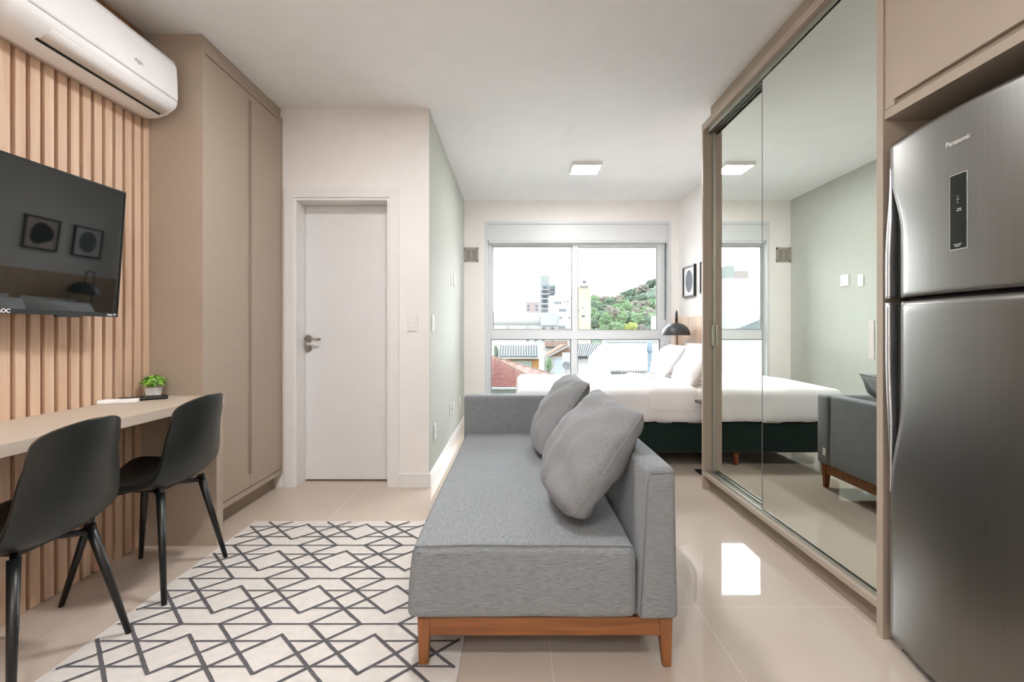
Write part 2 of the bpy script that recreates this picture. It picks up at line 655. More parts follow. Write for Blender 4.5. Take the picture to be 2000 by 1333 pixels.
# reveal moulding in the room
bm = bmesh.new()
t_ = 0.03
bbox(bm, WX0, WX0 + t_, YB - 0.004, YB + 0.2, WZ0, WZ1, r=0.002)
bbox(bm, WX1 - t_, WX1, YB - 0.004, YB + 0.2, WZ0, WZ1, r=0.002)
bbox(bm, WX0 + t_, WX1 - t_, YB - 0.004, YB + 0.2, WZ1 - t_, WZ1, r=0.002)
bbox(bm, WX0 + t_, WX1 - t_, YB - 0.004, YB + 0.2, WZ0, WZ0 + t_, r=0.002)
obj('reveal_lining', bm, M_frame, wd)
bm = bmesh.new()
bs = 5.72 / F
bbox(bm, WX0 + t_ - 0.002, WX1 - t_ + 0.002, 5.72, 5.862, HC - (470 - VY) * bs, HC - (437.5 - VY) * bs, r=0.004)
obj('shutter_box', bm, M_frame, wd)
bm = bmesh.new()
bbox(bm, (954.5 - VX) * bs, (1305 - VX) * bs, 5.727, 5.86, HC - (474 - VY) * bs, HC - (470 - VY) * bs, r=0.002)
obj('shutter_guide', bm, M_frame, wd)
# fixed outer frame
bm = bmesh.new()
fx0, fx1 = WX0 + t_, WX1 - t_
bbox(bm, fx0, wx(958.5), WY, WY + 0.08, WZ0 + t_, wz(472), r=0.003)
bbox(bm, wx(1289.5), fx1, WY, WY + 0.08, WZ0 + t_, wz(472), r=0.003)
bbox(bm, wx(958.5), wx(1289.5), WY, WY + 0.08, wz(479), wz(472), r=0.003)
bbox(bm, wx(958.5), wx(1289.5), WY - 0.01, WY + 0.08, wz(663), wz(648), r=0.003)
bbox(bm, wx(1115.5), wx(1128), WY - 0.005, WY + 0.08, WZ0 + t_, wz(663), r=0.003)
bbox(bm, wx(958.5), wx(1289.5), WY, WY + 0.08, WZ0 + t_, WZ0 + t_ + 0.05, r=0.003)
bbox(bm, fx0, fx1, WY + 0.062, WY + 0.08, wz(472), WZ1, r=0.002)
obj('outer_frame', bm, M_frame, wd)


def sash(x0, x1, z0, z1, y, bl, br, bt, bb, name='sliding_sash'):
    bm = bmesh.new()
    bbox(bm, x0, x0 + bl, y, y + 0.03, z0, z1, r=0.003)
    bbox(bm, x1 - br, x1, y, y + 0.03, z0, z1, r=0.003)
    bbox(bm, x0 + bl, x1 - br, y, y + 0.03, z1 - bt, z1, r=0.003)
    bbox(bm, x0 + bl, x1 - br, y, y + 0.03, z0, z0 + bb, r=0.003)
    o = obj(name, bm, M_frame, wd)
    g = B('glass_pane', (x0 + bl - 0.004, x1 - br + 0.004, y + 0.013, y + 0.017, z0 + bb - 0.004, z1 - bt + 0.004), M_glass, o)
    bm = bmesh.new()
    k = 0.006
    box(bm, x0 + bl, x0 + bl + k, y + 0.008, y + 0.022, z0 + bb, z1 - bt)
    box(bm, x1 - br - k, x1 - br, y + 0.008, y + 0.022, z0 + bb, z1 - bt)
    box(bm, x0 + bl + k, x1 - br - k, y + 0.008, y + 0.022, z1 - bt - k * 1.6, z1 - bt)
    box(bm, x0 + bl + k, x1 - br - k, y + 0.008, y + 0.022, z0 + bb, z0 + bb + k)
    obj('gasket', bm, M_gasket, o)
    return o


M_gasket = mat('grey_rubber_gasket', (112, 114, 114), 0.6)
sash(wx(956.5), wx(1122), wz(649), wz(476), WY + 0.035, wx(963) - wx(956.5), 0.03, wz(476) - wz(481), wz(644) - wz(649))
sash(wx(1117.5), wx(1298), wz(650), wz(475), WY + 0.004, wx(1129) - wx(1117.5), wx(1298) - wx(1283.5), wz(475) - wz(482.5), wz(645) - wz(650))
for (a, b_) in ((958.5, 1115.5), (1128, 1289.5)):
    o = B('glass_pane', (wx(a), wx(b_), WY + 0.03, WY + 0.034, WZ0 + t_ + 0.05, wz(663)), M_glass, wd)
    bm = bmesh.new()
    z0, z1 = WZ0 + t_ + 0.05, wz(663)
    k = 0.009
    box(bm, wx(a), wx(a) + k, WY + 0.02, WY + 0.045, z0, z1)
    box(bm, wx(b_) - k, wx(b_), WY + 0.02, WY + 0.045, z0, z1)
    box(bm, wx(a) + k, wx(b_) - k, WY + 0.02, WY + 0.045, z1 - k, z1)
    obj('gasket', bm, M_gasket, o)
# shutter strap on the right jamb
bm = bmesh.new()
box(bm, wx(1297.5), wx(1299.3), WY - 0.02, WY - 0.012, wz(625), wz(473))
obj('shutter_strap', bm, M_gasket, wd)
S('trim_1', (WX0 + t_, WX1 - t_, YB - 0.02, YB + 0.1, WZ0 - 0.001, WZ0 + t_ + 0.002), M_trim, r=0.003)

# grille on the window wall
g = thing('air_vent_grille', 'small square beige louvred vent high on the white wall left of the window', 'vent', (-0.515, YB, 2.02))
bm = bmesh.new()
hw = 0.084
bbox(bm, -hw, hw, -0.008, 0, -hw, hw, r=0.002)
obj('backing', bm, M_grille_d, g)
bm = bmesh.new()
for (a, b_, c, e) in ((-hw, hw, hw - 0.018, hw), (-hw, hw, -hw, -hw + 0.018), (-hw, -hw + 0.018, -hw, hw), (hw - 0.018, hw, -hw, hw), (-0.006, 0.006, -hw, hw)):
    box(bm, a, b_, -0.014, -0.004, c, e)
for i in range(9):
    z = -hw + 0.026 + i * 0.0145
    box(bm, -hw, hw, -0.013, -0.005, z, z + 0.008)
obj('louvre', bm, M_grille, g)


# switches and sockets
def plate(name, label, cat, loc, rot, w_, h_, kind, group=None):
    """local: plate in XZ plane, facing -Y"""
    t = thing(name, label, cat, loc, rot, group)
    bm = bmesh.new()
    bbox(bm, -w_ / 2, w_ / 2, -0.007, 0, -h_ / 2, h_ / 2, r=0.003)
    obj('cover_plate', bm, M_trim, t)
    if kind == 'switch':
        for i in (-1, 1):
            bm = bmesh.new()
            bbox(bm, -w_ * 0.24, w_ * 0.24, -0.011, -0.006, i * h_ * 0.13 - h_ * 0.1, i * h_ * 0.13 + h_ * 0.1, r=0.002)
            obj('rocker', bm, M_white, t)
    elif kind == 'socket':
        bm = bmesh.new()
        bbox(bm, -w_ * 0.24, w_ * 0.24, -0.010, -0.006, -h_ * 0.14, h_ * 0.14, r=0.002)
        obj('socket_insert', bm, M_white, t)
        bm = bmesh.new()
        for i in (-1, 0, 1):
            cyl(bm, (i * 0.009, -0.0105, 0), (i * 0.009, -0.009, 0), 0.0025, n=10)
        obj('socket_hole', bm, M_gasket, t)
    return t


plate('light_switch', 'white double rocker light switch between the door casing and the wall corner', 'light switch',
      ((806 - VX) / F * YP, YP, HC - (631.5 - VY) / F * YP), (0, 0, 0), 0.078, 0.115, 'switch')
RG = (0, 0, PI / 2)   # facing +X
XGG = XG + 0.0008


def gy(px):
    return (XG) / (px - VX) * F


for (px, py, w_, h_, kd, nm, lb, ct) in (
        (844.5, 631, 0.075, 0.115, 'switch', 'light_switch', 'white light switch on the sage wall, nearest the partition corner', 'light switch'),
        (881.3, 548, 0.075, 0.115, 'switch', 'light_switch', 'white switch plate high on the sage wall, the nearer of the pair', 'light switch'),
        (886.8, 548, 0.115, 0.115, 'none', 'blank_wall_plate', 'blank white square plate high on the sage wall, farther of the pair', 'wall plate'),
        (848.5, 843, 0.075, 0.115, 'socket', 'wall_socket', 'white wall socket low on the sage wall, nearest the partition corner', 'socket'),
        (879.5, 800, 0.075, 0.115, 'socket', 'wall_socket', 'white low wall socket on the sage wall, first of the close pair beyond', 'socket'),
        (884.0, 798, 0.075, 0.115, 'socket', 'wall_socket', 'white low wall socket on the sage wall, second of the close pair', 'socket'),
        (897.0, 785, 0.075, 0.115, 'socket', 'wall_socket', 'white low wall socket on the sage wall, farthest, just behind the sofa arm', 'socket')):
    Y_ = gy(px)
    if px == 881.3:
        Y_ = 4.54
    if px == 886.8:
        Y_ = 4.76
    plate(nm, lb, ct, (XGG, Y_, HC - (py - VY) / F * Y_), RG, w_, h_, kd)

# ------------------------------------------------------------------ ceiling lamps
LAMPS = [((1143.5 - VX) / F * 4.52, 4.52, 'square white flush ceiling light glowing above the bed area')]


def ceiling_lamp(x, y, label, s_=0.125):
    t = thing('ceiling_light', label, 'ceiling light', (x, y, H))
    bm = bmesh.new()
    o_ = s_ + 0.012
    box(bm, -o_, -s_, -o_, o_, -0.035, 0)
    box(bm, s_, o_, -o_, o_, -0.035, 0)
    box(bm, -s_, s_, -o_, -s_, -0.035, 0)
    box(bm, -s_, s_, s_, o_, -0.035, 0)
    obj('lamp_frame', bm, M_trim, t)
    bm = bmesh.new()
    box(bm, -s_, s_, -s_, s_, -0.036, -0.03)
    obj('diffuser', bm, M_lamp, t)
    return t


ceiling_lamp(LAMPS[0][0], 4.53, LAMPS[0][2])
for (x, y, lb) in ((-0.45, 1.95, 'added unseen square fill light above the sofa and rug'),  # unseen lamps added to brighten the near part of the room
                   (-0.35, -0.2, 'added unseen square fill light just behind the camera'),
                   (-0.35, -1.6, 'added unseen square fill light at the entrance end of the room')):
    ceiling_lamp(x, y, lb)

# ------------------------------------------------------------------ slatted wall panel, left
XS = -1.915
sw = thing('oak_slat_panel', 'light oak vertical slat panel covering the left wall behind television and desk', 'wall panel', (XL + 0.003, 0.3, 0))
Y0s, Y1s = 0.30, 2.497
bm = bmesh.new()
box(bm, 0.0, XS - 0.033 - XL, 0, Y1s - 0.3, 0.001, 2.60)
obj('backing_board', bm, M_slat_back, sw)
bm = bmesh.new()
yy = 1.809 + 0.0575 * 12
i = 0
while yy > Y0s + 0.06:
    a, b_ = yy - 0.0395, min(yy, Y1s)
    if a < Y1s:
        bbox(bm, XS - 0.033 - XL, XS - XL - 0.003, a - 0.3, b_ - 0.3, 0.001, 2.60, r=0.0012, seg=1)
    yy -= 0.0575
obj('slats', bm, M_slat, sw)
bm = bmesh.new()
box(bm, 0.0, 0.030, 0, Y1s - 0.3, 2.60, H)
obj('top_board', bm, M_slat_back, sw)

# ------------------------------------------------------------------ air conditioner
AY0, AY1 = 1.62, 2.43
ac = thing('air_conditioner', 'white wall-mounted split air conditioner above the television', 'air conditioner', (XS, AY0, 2.18))
prof = [(0.001, 0.012), (0.05, 0.002), (0.10, 0.004), (0.15, 0.022), (0.188, 0.050), (0.198, 0.066), (0.203, 0.10),
        (0.201, 0.18), (0.197, 0.255), (0.186, 0.283), (0.160, 0.300), (0.08, 0.308), (0.001, 0.308)]


def extrude_y(bm, prof, y0, y1, inset=0.012, steps=3):
    c = Vector((sum(p[0] for p in prof) / len(prof), 0, sum(p[1] for p in prof) / len(prof)))
    rings = []
    L_ = []
    for k in range(steps + 1):
        a = k / steps * PI / 2
        L_.append((y0 + inset * (1 - math.sin(a)), inset * (1 - math.cos(PI / 2 - a))))
    ys = []
    for k in range(steps + 1):
        a = k / steps * PI / 2
        ys.append((y0 + inset * (1 - math.cos(a)), inset * (1 - math.sin(a))))
    for k in range(steps, -1, -1):
        a = k / steps * PI / 2
        ys.append((y1 - inset * (1 - math.cos(a)), inset * (1 - math.sin(a))))
    for y, ins in ys:
        ring = []
        for (x, z) in prof:
            dx, dz = x - c.x, z - c.z
            l = math.hypot(dx, dz)
            f_ = (l - ins) / l
            ring.append(bm.verts.new((max(0.001, c.x + dx * f_), y, c.z + dz * f_)))
        rings.append(ring)
    m_ = len(prof)
    for a, b_ in zip(rings, rings[1:]):
        for k in range(m_):
            f = bm.faces.new((a[k], a[(k + 1) % m_], b_[(k + 1) % m_], b_[k]))
            f.smooth = True
    bm.faces.new(rings[0]); bm.faces.new(rings[-1][::-1])


bm = bmesh.new()
extrude_y(bm, prof, 0, AY1 - AY0, 0.014)
o = obj('casing', bm, M_ac, ac)
# front panel plate
bm = bmesh.new()
fp = [(0.199, 0.080), (0.206, 0.10), (0.2045, 0.18), (0.200, 0.257), (0.188, 0.287), (0.150, 0.304), (0.150, 0.29), (0.19, 0.20)]
extrude_y(bm, fp, 0.012, AY1 - AY0 - 0.012, 0.004)
obj('front_panel', bm, M_ac, ac)
# louver and slit, lying on the sloped underside
ax = Vector((0.188 - 0.10, 0, 0.050 - 0.004))
bm = bmesh.new()
lv = [(0.140, 0.0135), (0.190, 0.0475), (0.188, 0.055), (0.138, 0.022)]
extrude_y(bm, [(x, z) for x, z in lv], 1.775 - AY0, 2.405 - AY0, 0.001, 1)
obj('air_louver', bm, M_ac2, ac)
bm = bmesh.new()
lv = [(0.126, 0.0098), (0.1395, 0.0155), (0.1385, 0.022), (0.129, 0.018)]
extrude_y(bm, lv, 1.775 - AY0, 2.395 - AY0, 0.0005, 1)
obj('outlet_slot', bm, M_dark, ac)
bm = bmesh.new()
box(bm, 0.165, 0.195, AY1 - AY0 - 0.001, AY1 - AY0 + 0.0006, 0.10, 0.20)
o = obj('rating_label', bm, mat('red_label', (150, 84, 78), 0.5), ac)
o['label'] = 'small red and white sticker on the end of the unit'
# side screws on the near end
for z in (0.19, 0.24):
    bm = bmesh.new()
    cyl(bm, (0.155, -0.002, z), (0.155, 0.004, z), 0.008, n=16)
    obj('end_cap_screw', bm, M_greytext, ac)
Mt = Matrix.Translation((0.2062, 2.165 - AY0, 0.150)) @ Euler((PI / 2, 0, PI / 2)).to_matrix().to_4x4()
text_mesh('brand_mark', 'elgin', 0.027, M_greytext, ac, Mt, 0.0006)

# ------------------------------------------------------------------ television
TVW, TVH = 0.965, 0.556
tv = thing('television', 'black flat screen television mounted on the oak slat wall', 'television', (-1.768, 2.120, 1.164),
           (0, math.radians(4.05), math.radians(-2.75)))
# local frame: screen faces +X, runs from y=0 back to y=-TVW, z up
bm = bmesh.new()
bbox(bm, -0.035, -0.002, -TVW + 0.004, -0.004, 0.004, TVH - 0.004, r=0.006)
obj('back_housing', bm, M_bezel, tv)
bm = bmesh.new()
t0 = 0.006
box(bm, -0.006, 0.002, -TVW, 0, 0, 0.018)
box(bm, -0.006, 0.002, -TVW, 0, TVH - t0, TVH)
box(bm, -0.006, 0.002, -TVW, -TVW + t0, 0.018, TVH - t0)
box(bm, -0.006, 0.002, -t0, 0, 0.018, TVH - t0)
obj('bezel', bm, M_bezel, tv)
B('screen', (-0.004, 0.0, -TVW + t0, -t0, 0.018, TVH - t0), M_screen, tv)
B('sensor_bar', (-0.012, 0.001, -0.27, -0.165, -0.007, 0.0), M_bezel, tv, r=0.002)
bm = bmesh.new()
box(bm, -0.105, -0.035, -0.60, -0.36, 0.18, 0.38)
obj('wall_bracket', bm, M_blackm, tv)
RX = Euler((PI / 2, 0, PI / 2)).to_matrix().to_4x4()
text_mesh('platform_mark', 'Roku TV', 0.012, M_white, tv, Matrix.Translation((0.0022, -0.032, 0.009)) @ RX, 0.0003, bold=0.0003)
text_mesh('brand_mark', 'AOC', 0.019, M_white, tv, Matrix.Translation((0.0022, -0.455, 0.009)) @ RX, 0.0003, bold=0.0006)

# ------------------------------------------------------------------ desk
XD, ZD = -1.520, 0.765
dk = thing('desk', 'long taupe laminate desk top along the slat wall with a solid end panel', 'desk', (XS, 0.55, 0))
B('desktop', (0.0, XD - XS, 0.0, 2.495 - 0.55, ZD - 0.041, ZD), M_desk, dk, r=0.0015)
B('end_panel', (0.0, XD - XS - 0.006, 2.440 - 0.55, 2.494 - 0.55, 0.0, ZD - 0.0415), M_taupe, dk, r=0.0015)

# things on the desk
rc = thing('remote_control', 'white air conditioner remote lying on the desk beside the black one', 'remote control', (-1.842, 2.215, ZD), (0, 0, math.radians(-62)))
B('remote_body', (-0.024, 0.024, -0.075, 0.075, 0, 0.020), M_ac, rc, r=0.006, seg=3)
B('button_pad', (-0.016, 0.016, -0.055, 0.0, 0.0198, 0.0215), M_ac2, rc, r=0.0005)
B('display', (-0.017, 0.017, 0.015, 0.055, 0.0198, 0.0206), mat('lcd_grey', (170, 178, 170), 0.3), rc)
rc = thing('remote_control', 'black television remote lying flat in front of the small potted plant', 'remote control', (-1.815, 2.325, ZD), (0, 0, math.radians(-52)))
B('remote_body', (-0.028, 0.028, -0.10, 0.10, 0, 0.018), M_blackm, rc, r=0.007, seg=3)
bm = bmesh.new()
for j in range(6):
    for i in range(3):
        cyl(bm, (-0.012 + 0.012 * i, -0.06 + 0.02 * j, 0.0175), (-0.012 + 0.012 * i, -0.06 + 0.02 * j, 0.0195), 0.004, n=10)
obj('buttons', bm, M_recess, rc)

pp = thing('potted_plant', 'small bushy green plant in a white square pot at the far end of the desk', 'plant', (-1.838, 2.425, ZD), (0, 0, 0.12))
bm = bmesh.new()
a, b_ = 0.021, 0.029
ht = 0.052
vs = [bm.verts.new((x * a, y * a, 0)) for x, y in ((-1, -1), (1, -1), (1, 1), (-1, 1))] + \
     [bm.verts.new((x * b_, y * b_, ht)) for x, y in ((-1, -1), (1, -1), (1, 1), (-1, 1))]
for q in ((3, 2, 1, 0), (0, 1, 5, 4), (1, 2, 6, 5), (2, 3, 7, 6), (3, 0, 4, 7), (4, 5, 6, 7)):
    bm.faces.new([vs[k] for k in q])
bmesh.ops.bevel(bm, geom=bm.edges[:], offset=0.002, segments=2, affect='EDGES')
obj('pot', bm, M_pot, pp)
bm = bmesh.new()
rnd = random.Random(3)
for k in range(190):
    th = rnd.uniform(0, 2 * PI)
    ph = math.acos(rnd.uniform(-0.35, 1))
    rr = rnd.uniform(0.6, 1.0)
    d_ = Vector((math.sin(ph) * math.cos(th), math.sin(ph) * math.sin(th), math.cos(ph)))
    p = Vector((d_.x * 0.052 * rr, d_.y * 0.052 * rr, 0.076 + d_.z * 0.038 * rr))
    u = d_.cross(Vector((0, 0, 1)) + Vector((rnd.uniform(-.5, .5), rnd.uniform(-.5, .5), 0))).normalized()
    n_ = (d_ + Vector((rnd.uniform(-.6, .6), rnd.uniform(-.6, .6), rnd.uniform(0, .9)))).normalized()
    v_ = n_.cross(u).normalized()
    l_, w_ = rnd.uniform(0.011, 0.016), rnd.uniform(0.006, 0.009)
    q = [p - v_ * l_, p + u * w_ - v_ * l_ * .2, p + u * w_ * .8 + v_ * l_ * .5, p + v_ * l_ + n_ * .002, p - u * w_ * .8 + v_ * l_ * .5, p - u * w_ - v_ * l_ * .2]
    bm.faces.new([bm.verts.new(x) for x in q])
for k in range(16):
    th = rnd.uniform(0, 2 * PI)
    cyl(bm, (0, 0, ht - 0.004), (math.cos(th) * 0.03, math.sin(th) * 0.03, 0.085), 0.0012, n=5)
obj('foliage', bm, M_leaf, pp, recalc=False)

# ------------------------------------------------------------------ tall cupboard left
cb = thing('tall_cupboard', 'tall taupe two-door cupboard from floor to ceiling beside the white door', 'cupboard', (XL, 2.50, 0))
W_ = -1.637 - XL
D_ = YP - 0.001 - 2.50
KZ = 0.10
bm = bmesh.new()
ct = 0.020
box(bm, 0.001, W_ - 0.001, 0, ct, KZ, 2.606)
box(bm, 0.001, W_ - 0.001, D_ - ct, D_, KZ, 2.606)
box(bm, 0.001, W_ - 0.001, ct, D_ - ct, KZ, KZ + 0.032)
box(bm, 0.001, W_ - 0.001, ct, D_ - ct, 2.606 - 0.030, 2.606)
box(bm, 0.001, W_ - 0.03, ct, D_ - ct, KZ + 0.032, 2.576)
obj('carcass', bm, M_taupe, cb)
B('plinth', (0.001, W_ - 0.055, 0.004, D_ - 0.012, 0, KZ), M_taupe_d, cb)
B('top_filler', (0.001, W_ - 0.016, 0.018, D_, 2.606, H - 0.001), M_taupe, cb)
gx = XD  # unused
ysp = (1.637 * F / (VX - 489.5)) - 2.50      # split between the doors
for (ya, yb_, nm, hn) in ((ct + 0.003, ysp - 0.0015, 'cupboard_door', False), (ysp + 0.0015, D_ - ct - 0.003, 'cupboard_door', True)):
    o = B(nm, (W_ - 0.028, W_ - 0.004, ya if not hn else ya + 0.0, yb_, KZ + 0.037, 2.571), M_taupe, cb, r=0.001)
    if hn:
        bm = bmesh.new()
        bbox(bm, W_ - 0.008, W_ + 0.006, ya - 0.016, ya + 0.004, KZ + 0.12, 2.53, r=0.003)
        h_ = obj('edge_handle', bm, M_taupe_d, o)

# ------------------------------------------------------------------ chairs
def _rows():
    out = []
    side = [(-0.264, 0.822), (-0.262, 0.79), (-0.255, 0.74), (-0.246, 0.69), (-0.232, 0.62), (-0.212, 0.54), (-0.178, 0.480),
            (-0.12, 0.447), (-0.03, 0.436), (0.07, 0.440), (0.15, 0.450), (0.195, 0.452), (0.218, 0.442)]
    base = [0.0, 0.0, 0.0, 0.157, 0.172, 0.184, 0.194, 0.205, 0.212, 0.212, 0.205, 0.185, 0.150]
    n = len(side)
    for i in range(97):
        x = i / 96 * (n - 1)
        k = min(int(x), n - 2)
        f = x - k

        def cr(arr):
            p0, p1, p2, p3 = arr[max(k - 1, 0)], arr[k], arr[k + 1], arr[min(k + 2, n - 1)]
            return 0.5 * (2 * p1 + (p2 - p0) * f + (2 * p0 - 5 * p1 + 4 * p2 - p3) * f * f + (3 * p1 - p0 - 3 * p2 + p3) * f ** 3)
        a, z = cr([q[0] for q in side]), cr([q[1] for q in side])
        if z > 0.69 and x < 4:
            w_ = 0.157 * max(0.0, 1 - ((z - 0.69) / 0.1345) ** 3.6) ** 0.5
        else:
            w_ = base[k] + (base[k + 1] - base[k]) * f
        if x > n - 2:
            w_ = 0.185 * max(0.0, 1 - (f * 0.93) ** 3) ** 0.5
        out.append((a, z, max(0.012, w_)))
    return out


SROWS = _rows()


def shell_pt(s_, t):
    x = s_ * (len(SROWS) - 1)
    i = min(int(x), len(SROWS) - 2)
    f = x - i
    return tuple(SROWS[i][k] * (1 - f) + SROWS[i + 1][k] * f for k in range(3))


def chair_shell(bm, off=0.0):
    NS, NT = 64, 20
    rows = []
    for i in range(NS + 1):
        s_ = i / NS
        a, z, w_ = shell_pt(s_, 0)
        a2, z2, _ = shell_pt(min(1, s_ + 0.01), 0)
        a1, z1, _ = shell_pt(max(0, s_ - 0.01), 0)
        d = Vector((a2 - a1, z2 - z1)).normalized()
        nrm = Vector((-d.y, d.x))     # towards the sitter (forward / up)
        curl = 0.058 if s_ < 0.3 else (0.036 if s_ > 0.5 else 0.058 - 0.022 * (s_ - 0.3) / 0.2)
        row = []
        for j in range(NT + 1):
            t = -1 + 2 * j / NT
            k = abs(t) ** 2.2 * curl * min(1.0, w_ / 0.15) ** 2
            pa = a + nrm.x * (k + off)
            pz = z + nrm.y * (k + off)
            row.append(bm.verts.new((-pa, w_ * t, pz)))   # forward is -X
        rows.append(row)
    for a, b_ in zip(rows, rows[1:]):
        for j in range(NT):
            f = bm.faces.new((a[j], b_[j], b_[j + 1], a[j + 1]))
            f.smooth = True


def make_chair(label, loc):
    t = thing('dining_chair', label, 'chair', loc, (0, 0, 0), 'black shell chairs at the desk')
    bm = bmesh.new()
    chair_shell(bm)
    o = obj('seat_shell', bm, M_black, t)
    md = o.modifiers.new('thickness', 'SOLIDIFY')
    md.thickness = 0.022
    md.offset = 0.0
    bv = o.modifiers.new('soft_edge', 'BEVEL')
    bv.width = 0.007
    bv.segments = 3
    bv.limit_method = 'ANGLE'
    bv.angle_limit = math.radians(50)
    # under frame
    bm = bmesh.new()
    zt = 0.410
    for sy in (-1, 1):
        tube(bm, [(0.140, sy * 0.135, zt - 0.004), (0.05, sy * 0.05, zt + 0.008), (-0.05, sy * 0.05, zt + 0.008), (-0.135, sy * 0.135, zt - 0.004)], 0.011, 10)
    bbox(bm, -0.08, 0.08, -0.07, 0.07, zt + 0.0, zt + 0.016, r=0.003)
    obj('leg_frame', bm, M_blackm, t)
    for sx, fx_, z0 in ((1, 0.200, 0.0065), (-1, -0.212, 0.0)):
        for sy in (-1, 1):
            bm = bmesh.new()
            cyl(bm, (sx * 0.128, sy * 0.125, zt + 0.02), (fx_, sy * 0.203, z0), 0.0165, 0.0098, n=20)
            obj('leg', bm, M_blackm, t)
    return t


ch = make_chair('black leatherette shell chair at the far end of the desk, under the potted plant', (-1.600, 2.105, 0))


def copy_tree(o, parent=None):
    c = o.copy()
    COL.objects.link(c)
    if parent:
        c.parent = parent
    for k in list(o.children):
        copy_tree(k, c)
    return c


c2 = copy_tree(ch)
c2.location = (-1.600, 1.525, 0)
c2['label'] = 'black leatherette shell chair nearest the camera, cut by the left edge of the photo'

# ------------------------------------------------------------------ rug
RX0, RX1, RY0, RY1 = -1.500, -0.180, 0.75, 2.750
bm = bmesh.new()
bbox(bm, RX0, RX1, RY0, RY1, 0.0005, 0.006, r=0.0015, seg=1, mi=0)
gm = 0.018
cx0, cx1, cy0, cy1 = RX0 + gm, RX1 - gm, RY0 + gm, RY1 - gm


def clip(p, q):
    x0, y0 = p; x1, y1 = q
    dx, dy = x1 - x0, y1 - y0
    t0, t1 = 0.0, 1.0
    for pp_, qq in ((-dx, x0 - cx0), (dx, cx1 - x0), (-dy, y0 - cy0), (dy, cy1 - y0)):
        if abs(pp_) < 1e-9:
            if qq < 0:
                return None
        else:
            r_ = qq / pp_
            if pp_ < 0:
                t0 = max(t0, r_)
            else:
                t1 = min(t1, r_)
    if t0 >= t1:
        return None
    return (x0 + t0 * dx, y0 + t0 * dy), (x0 + t1 * dx, y0 + t1 * dy)


ZL = [0.0063]


def strip(p, q, wd_=0.0125):
    ZL[0] += 0.000004
    c = clip(p, q)
    if not c:
        return
    a = Vector((*c[0], 0)); b_ = Vector((*c[1], 0))
    d = (b_ - a)
    if d.length < 0.004:
        return
    d.normalize()
    nn = Vector((-d.y, d.x, 0)) * wd_ / 2
    e = d * wd_ * 0.3
    n_seg = max(1, int((b_ - a).length / 0.012))
    prev = None
    for k in range(n_seg + 1):
        f_ = k / n_seg
        p_ = a - e + (b_ - a + 2 * e) * f_
        j1 = 1 + rnd.uniform(-.10, .10)
        j2 = 1 + rnd.uniform(-.10, .10)
        u = bm.verts.new((p_ + nn * j1) + Vector((0, 0, ZL[0])))
        v_ = bm.verts.new((p_ - nn * j2) + Vector((0, 0, ZL[0])))
        if prev:
            f = bm.faces.new((prev[0], prev[1], v_, u))
            f.material_index = 1
            if f.normal.z < 0:
                f.normal_flip()
        prev = (u, v_)


PU, PV = 0.3347, 0.3275
U0, V0 = -1.1015, 1.779
for j in range(-5, 5):
    v = V0 + j * PV
    strip((RX0, v), (RX1, v), 0.0085)
    for i in range(-4, 5):
        u = U0 + i * PU
        strip((u, v), (u + .265, v - .260))
        strip((u + .265, v - .260), (u + .192 + PU, v))
        strip((u + .192, v), (u - .071, v + .264))
        strip((u + .264, v - .062), (u, v - PV))
        strip((u - PU + .310, v - .098), (u + .226, v - .098), 0.0085)
        strip((u - PU + .305, v - .226), (u + .225, v - .226), 0.0085)
bmesh.ops.recalc_face_normals(bm, faces=[f for f in bm.faces if f.material_index == 0])
for f in bm.faces:
    f.normal_update()
    if f.material_index == 1 and f.normal.z < 0:
        f.normal_flip()
o = obj('rug', bm, [M_rug, M_rugline], recalc=False)
tag(o, 'cream rug with interlocking charcoal diamond lines on the tiled floor beside the sofa', 'rug')

# ------------------------------------------------------------------ sofa
sf = thing('sofa', 'grey fabric chaise sofa with one far arm and a honey wood base', 'sofa', (0, 0, 0))
SX0, SXB, SX1 = -0.347, 0.398, 0.530
SY0, SYA, SY1 = 1.54, 3.295, 3.42
SZ0, SZ, SZT = 0.166, 0.3975, 0.660


def seat_disp(p, n_):
    q = p.copy()
    # slight crown of the cushion and soft bulge of the sides
    u = (p.x - SX0) / (SXB - SX0)
    v = (p.y - SY0) / (SYA - SY0)
    if n_.z > 0.3 or abs(p.z - SZ) < 1e-4:
        q.z += 0.012 * math.sin(PI * min(max(u, 0), 1)) * math.sin(PI * min(max(v, 0), 1)) ** 0.5
    if n_.x < -0.3:
        q.x += 0.018 * ((p.z - SZ0) / (SZ - SZ0)) ** 2 - 0.004
    if n_.y < -0.3:
        q.y += 0.012 * ((p.z - SZ0) / (SZ - SZ0)) ** 2
    q += Vector((noise.noise(p * 7) * .002, noise.noise(p * 7 + Vector((9, 0, 0))) * .002, noise.noise(p * 6 + Vector((0, 7, 0))) * .003))
    return q


bm = bmesh.new()
rgrid(bm, SX0, SXB - 0.001, SY0, SYA - 0.001, SZ0, SZ, 0.026, 0.05, seat_disp)
st = obj('seat', bm, M_sofa, sf)
# seam of the near end
bm = bmesh.new()
pts = [(SX0 + 0.03 + (SXB - SX0 - 0.05) * k / 30, SY0 + 0.0125 + 0.001 * math.sin(k * 1.3), SZ - 0.024 - 0.004 * math.sin(k / 30 * PI) + (0.004 if k in (0, 30) else 0)) for k in range(31)]
tube(bm, pts, 0.0022, 6)
obj('end_seam', bm, mat('grey_seam', (88, 90, 93), 0.9), st)


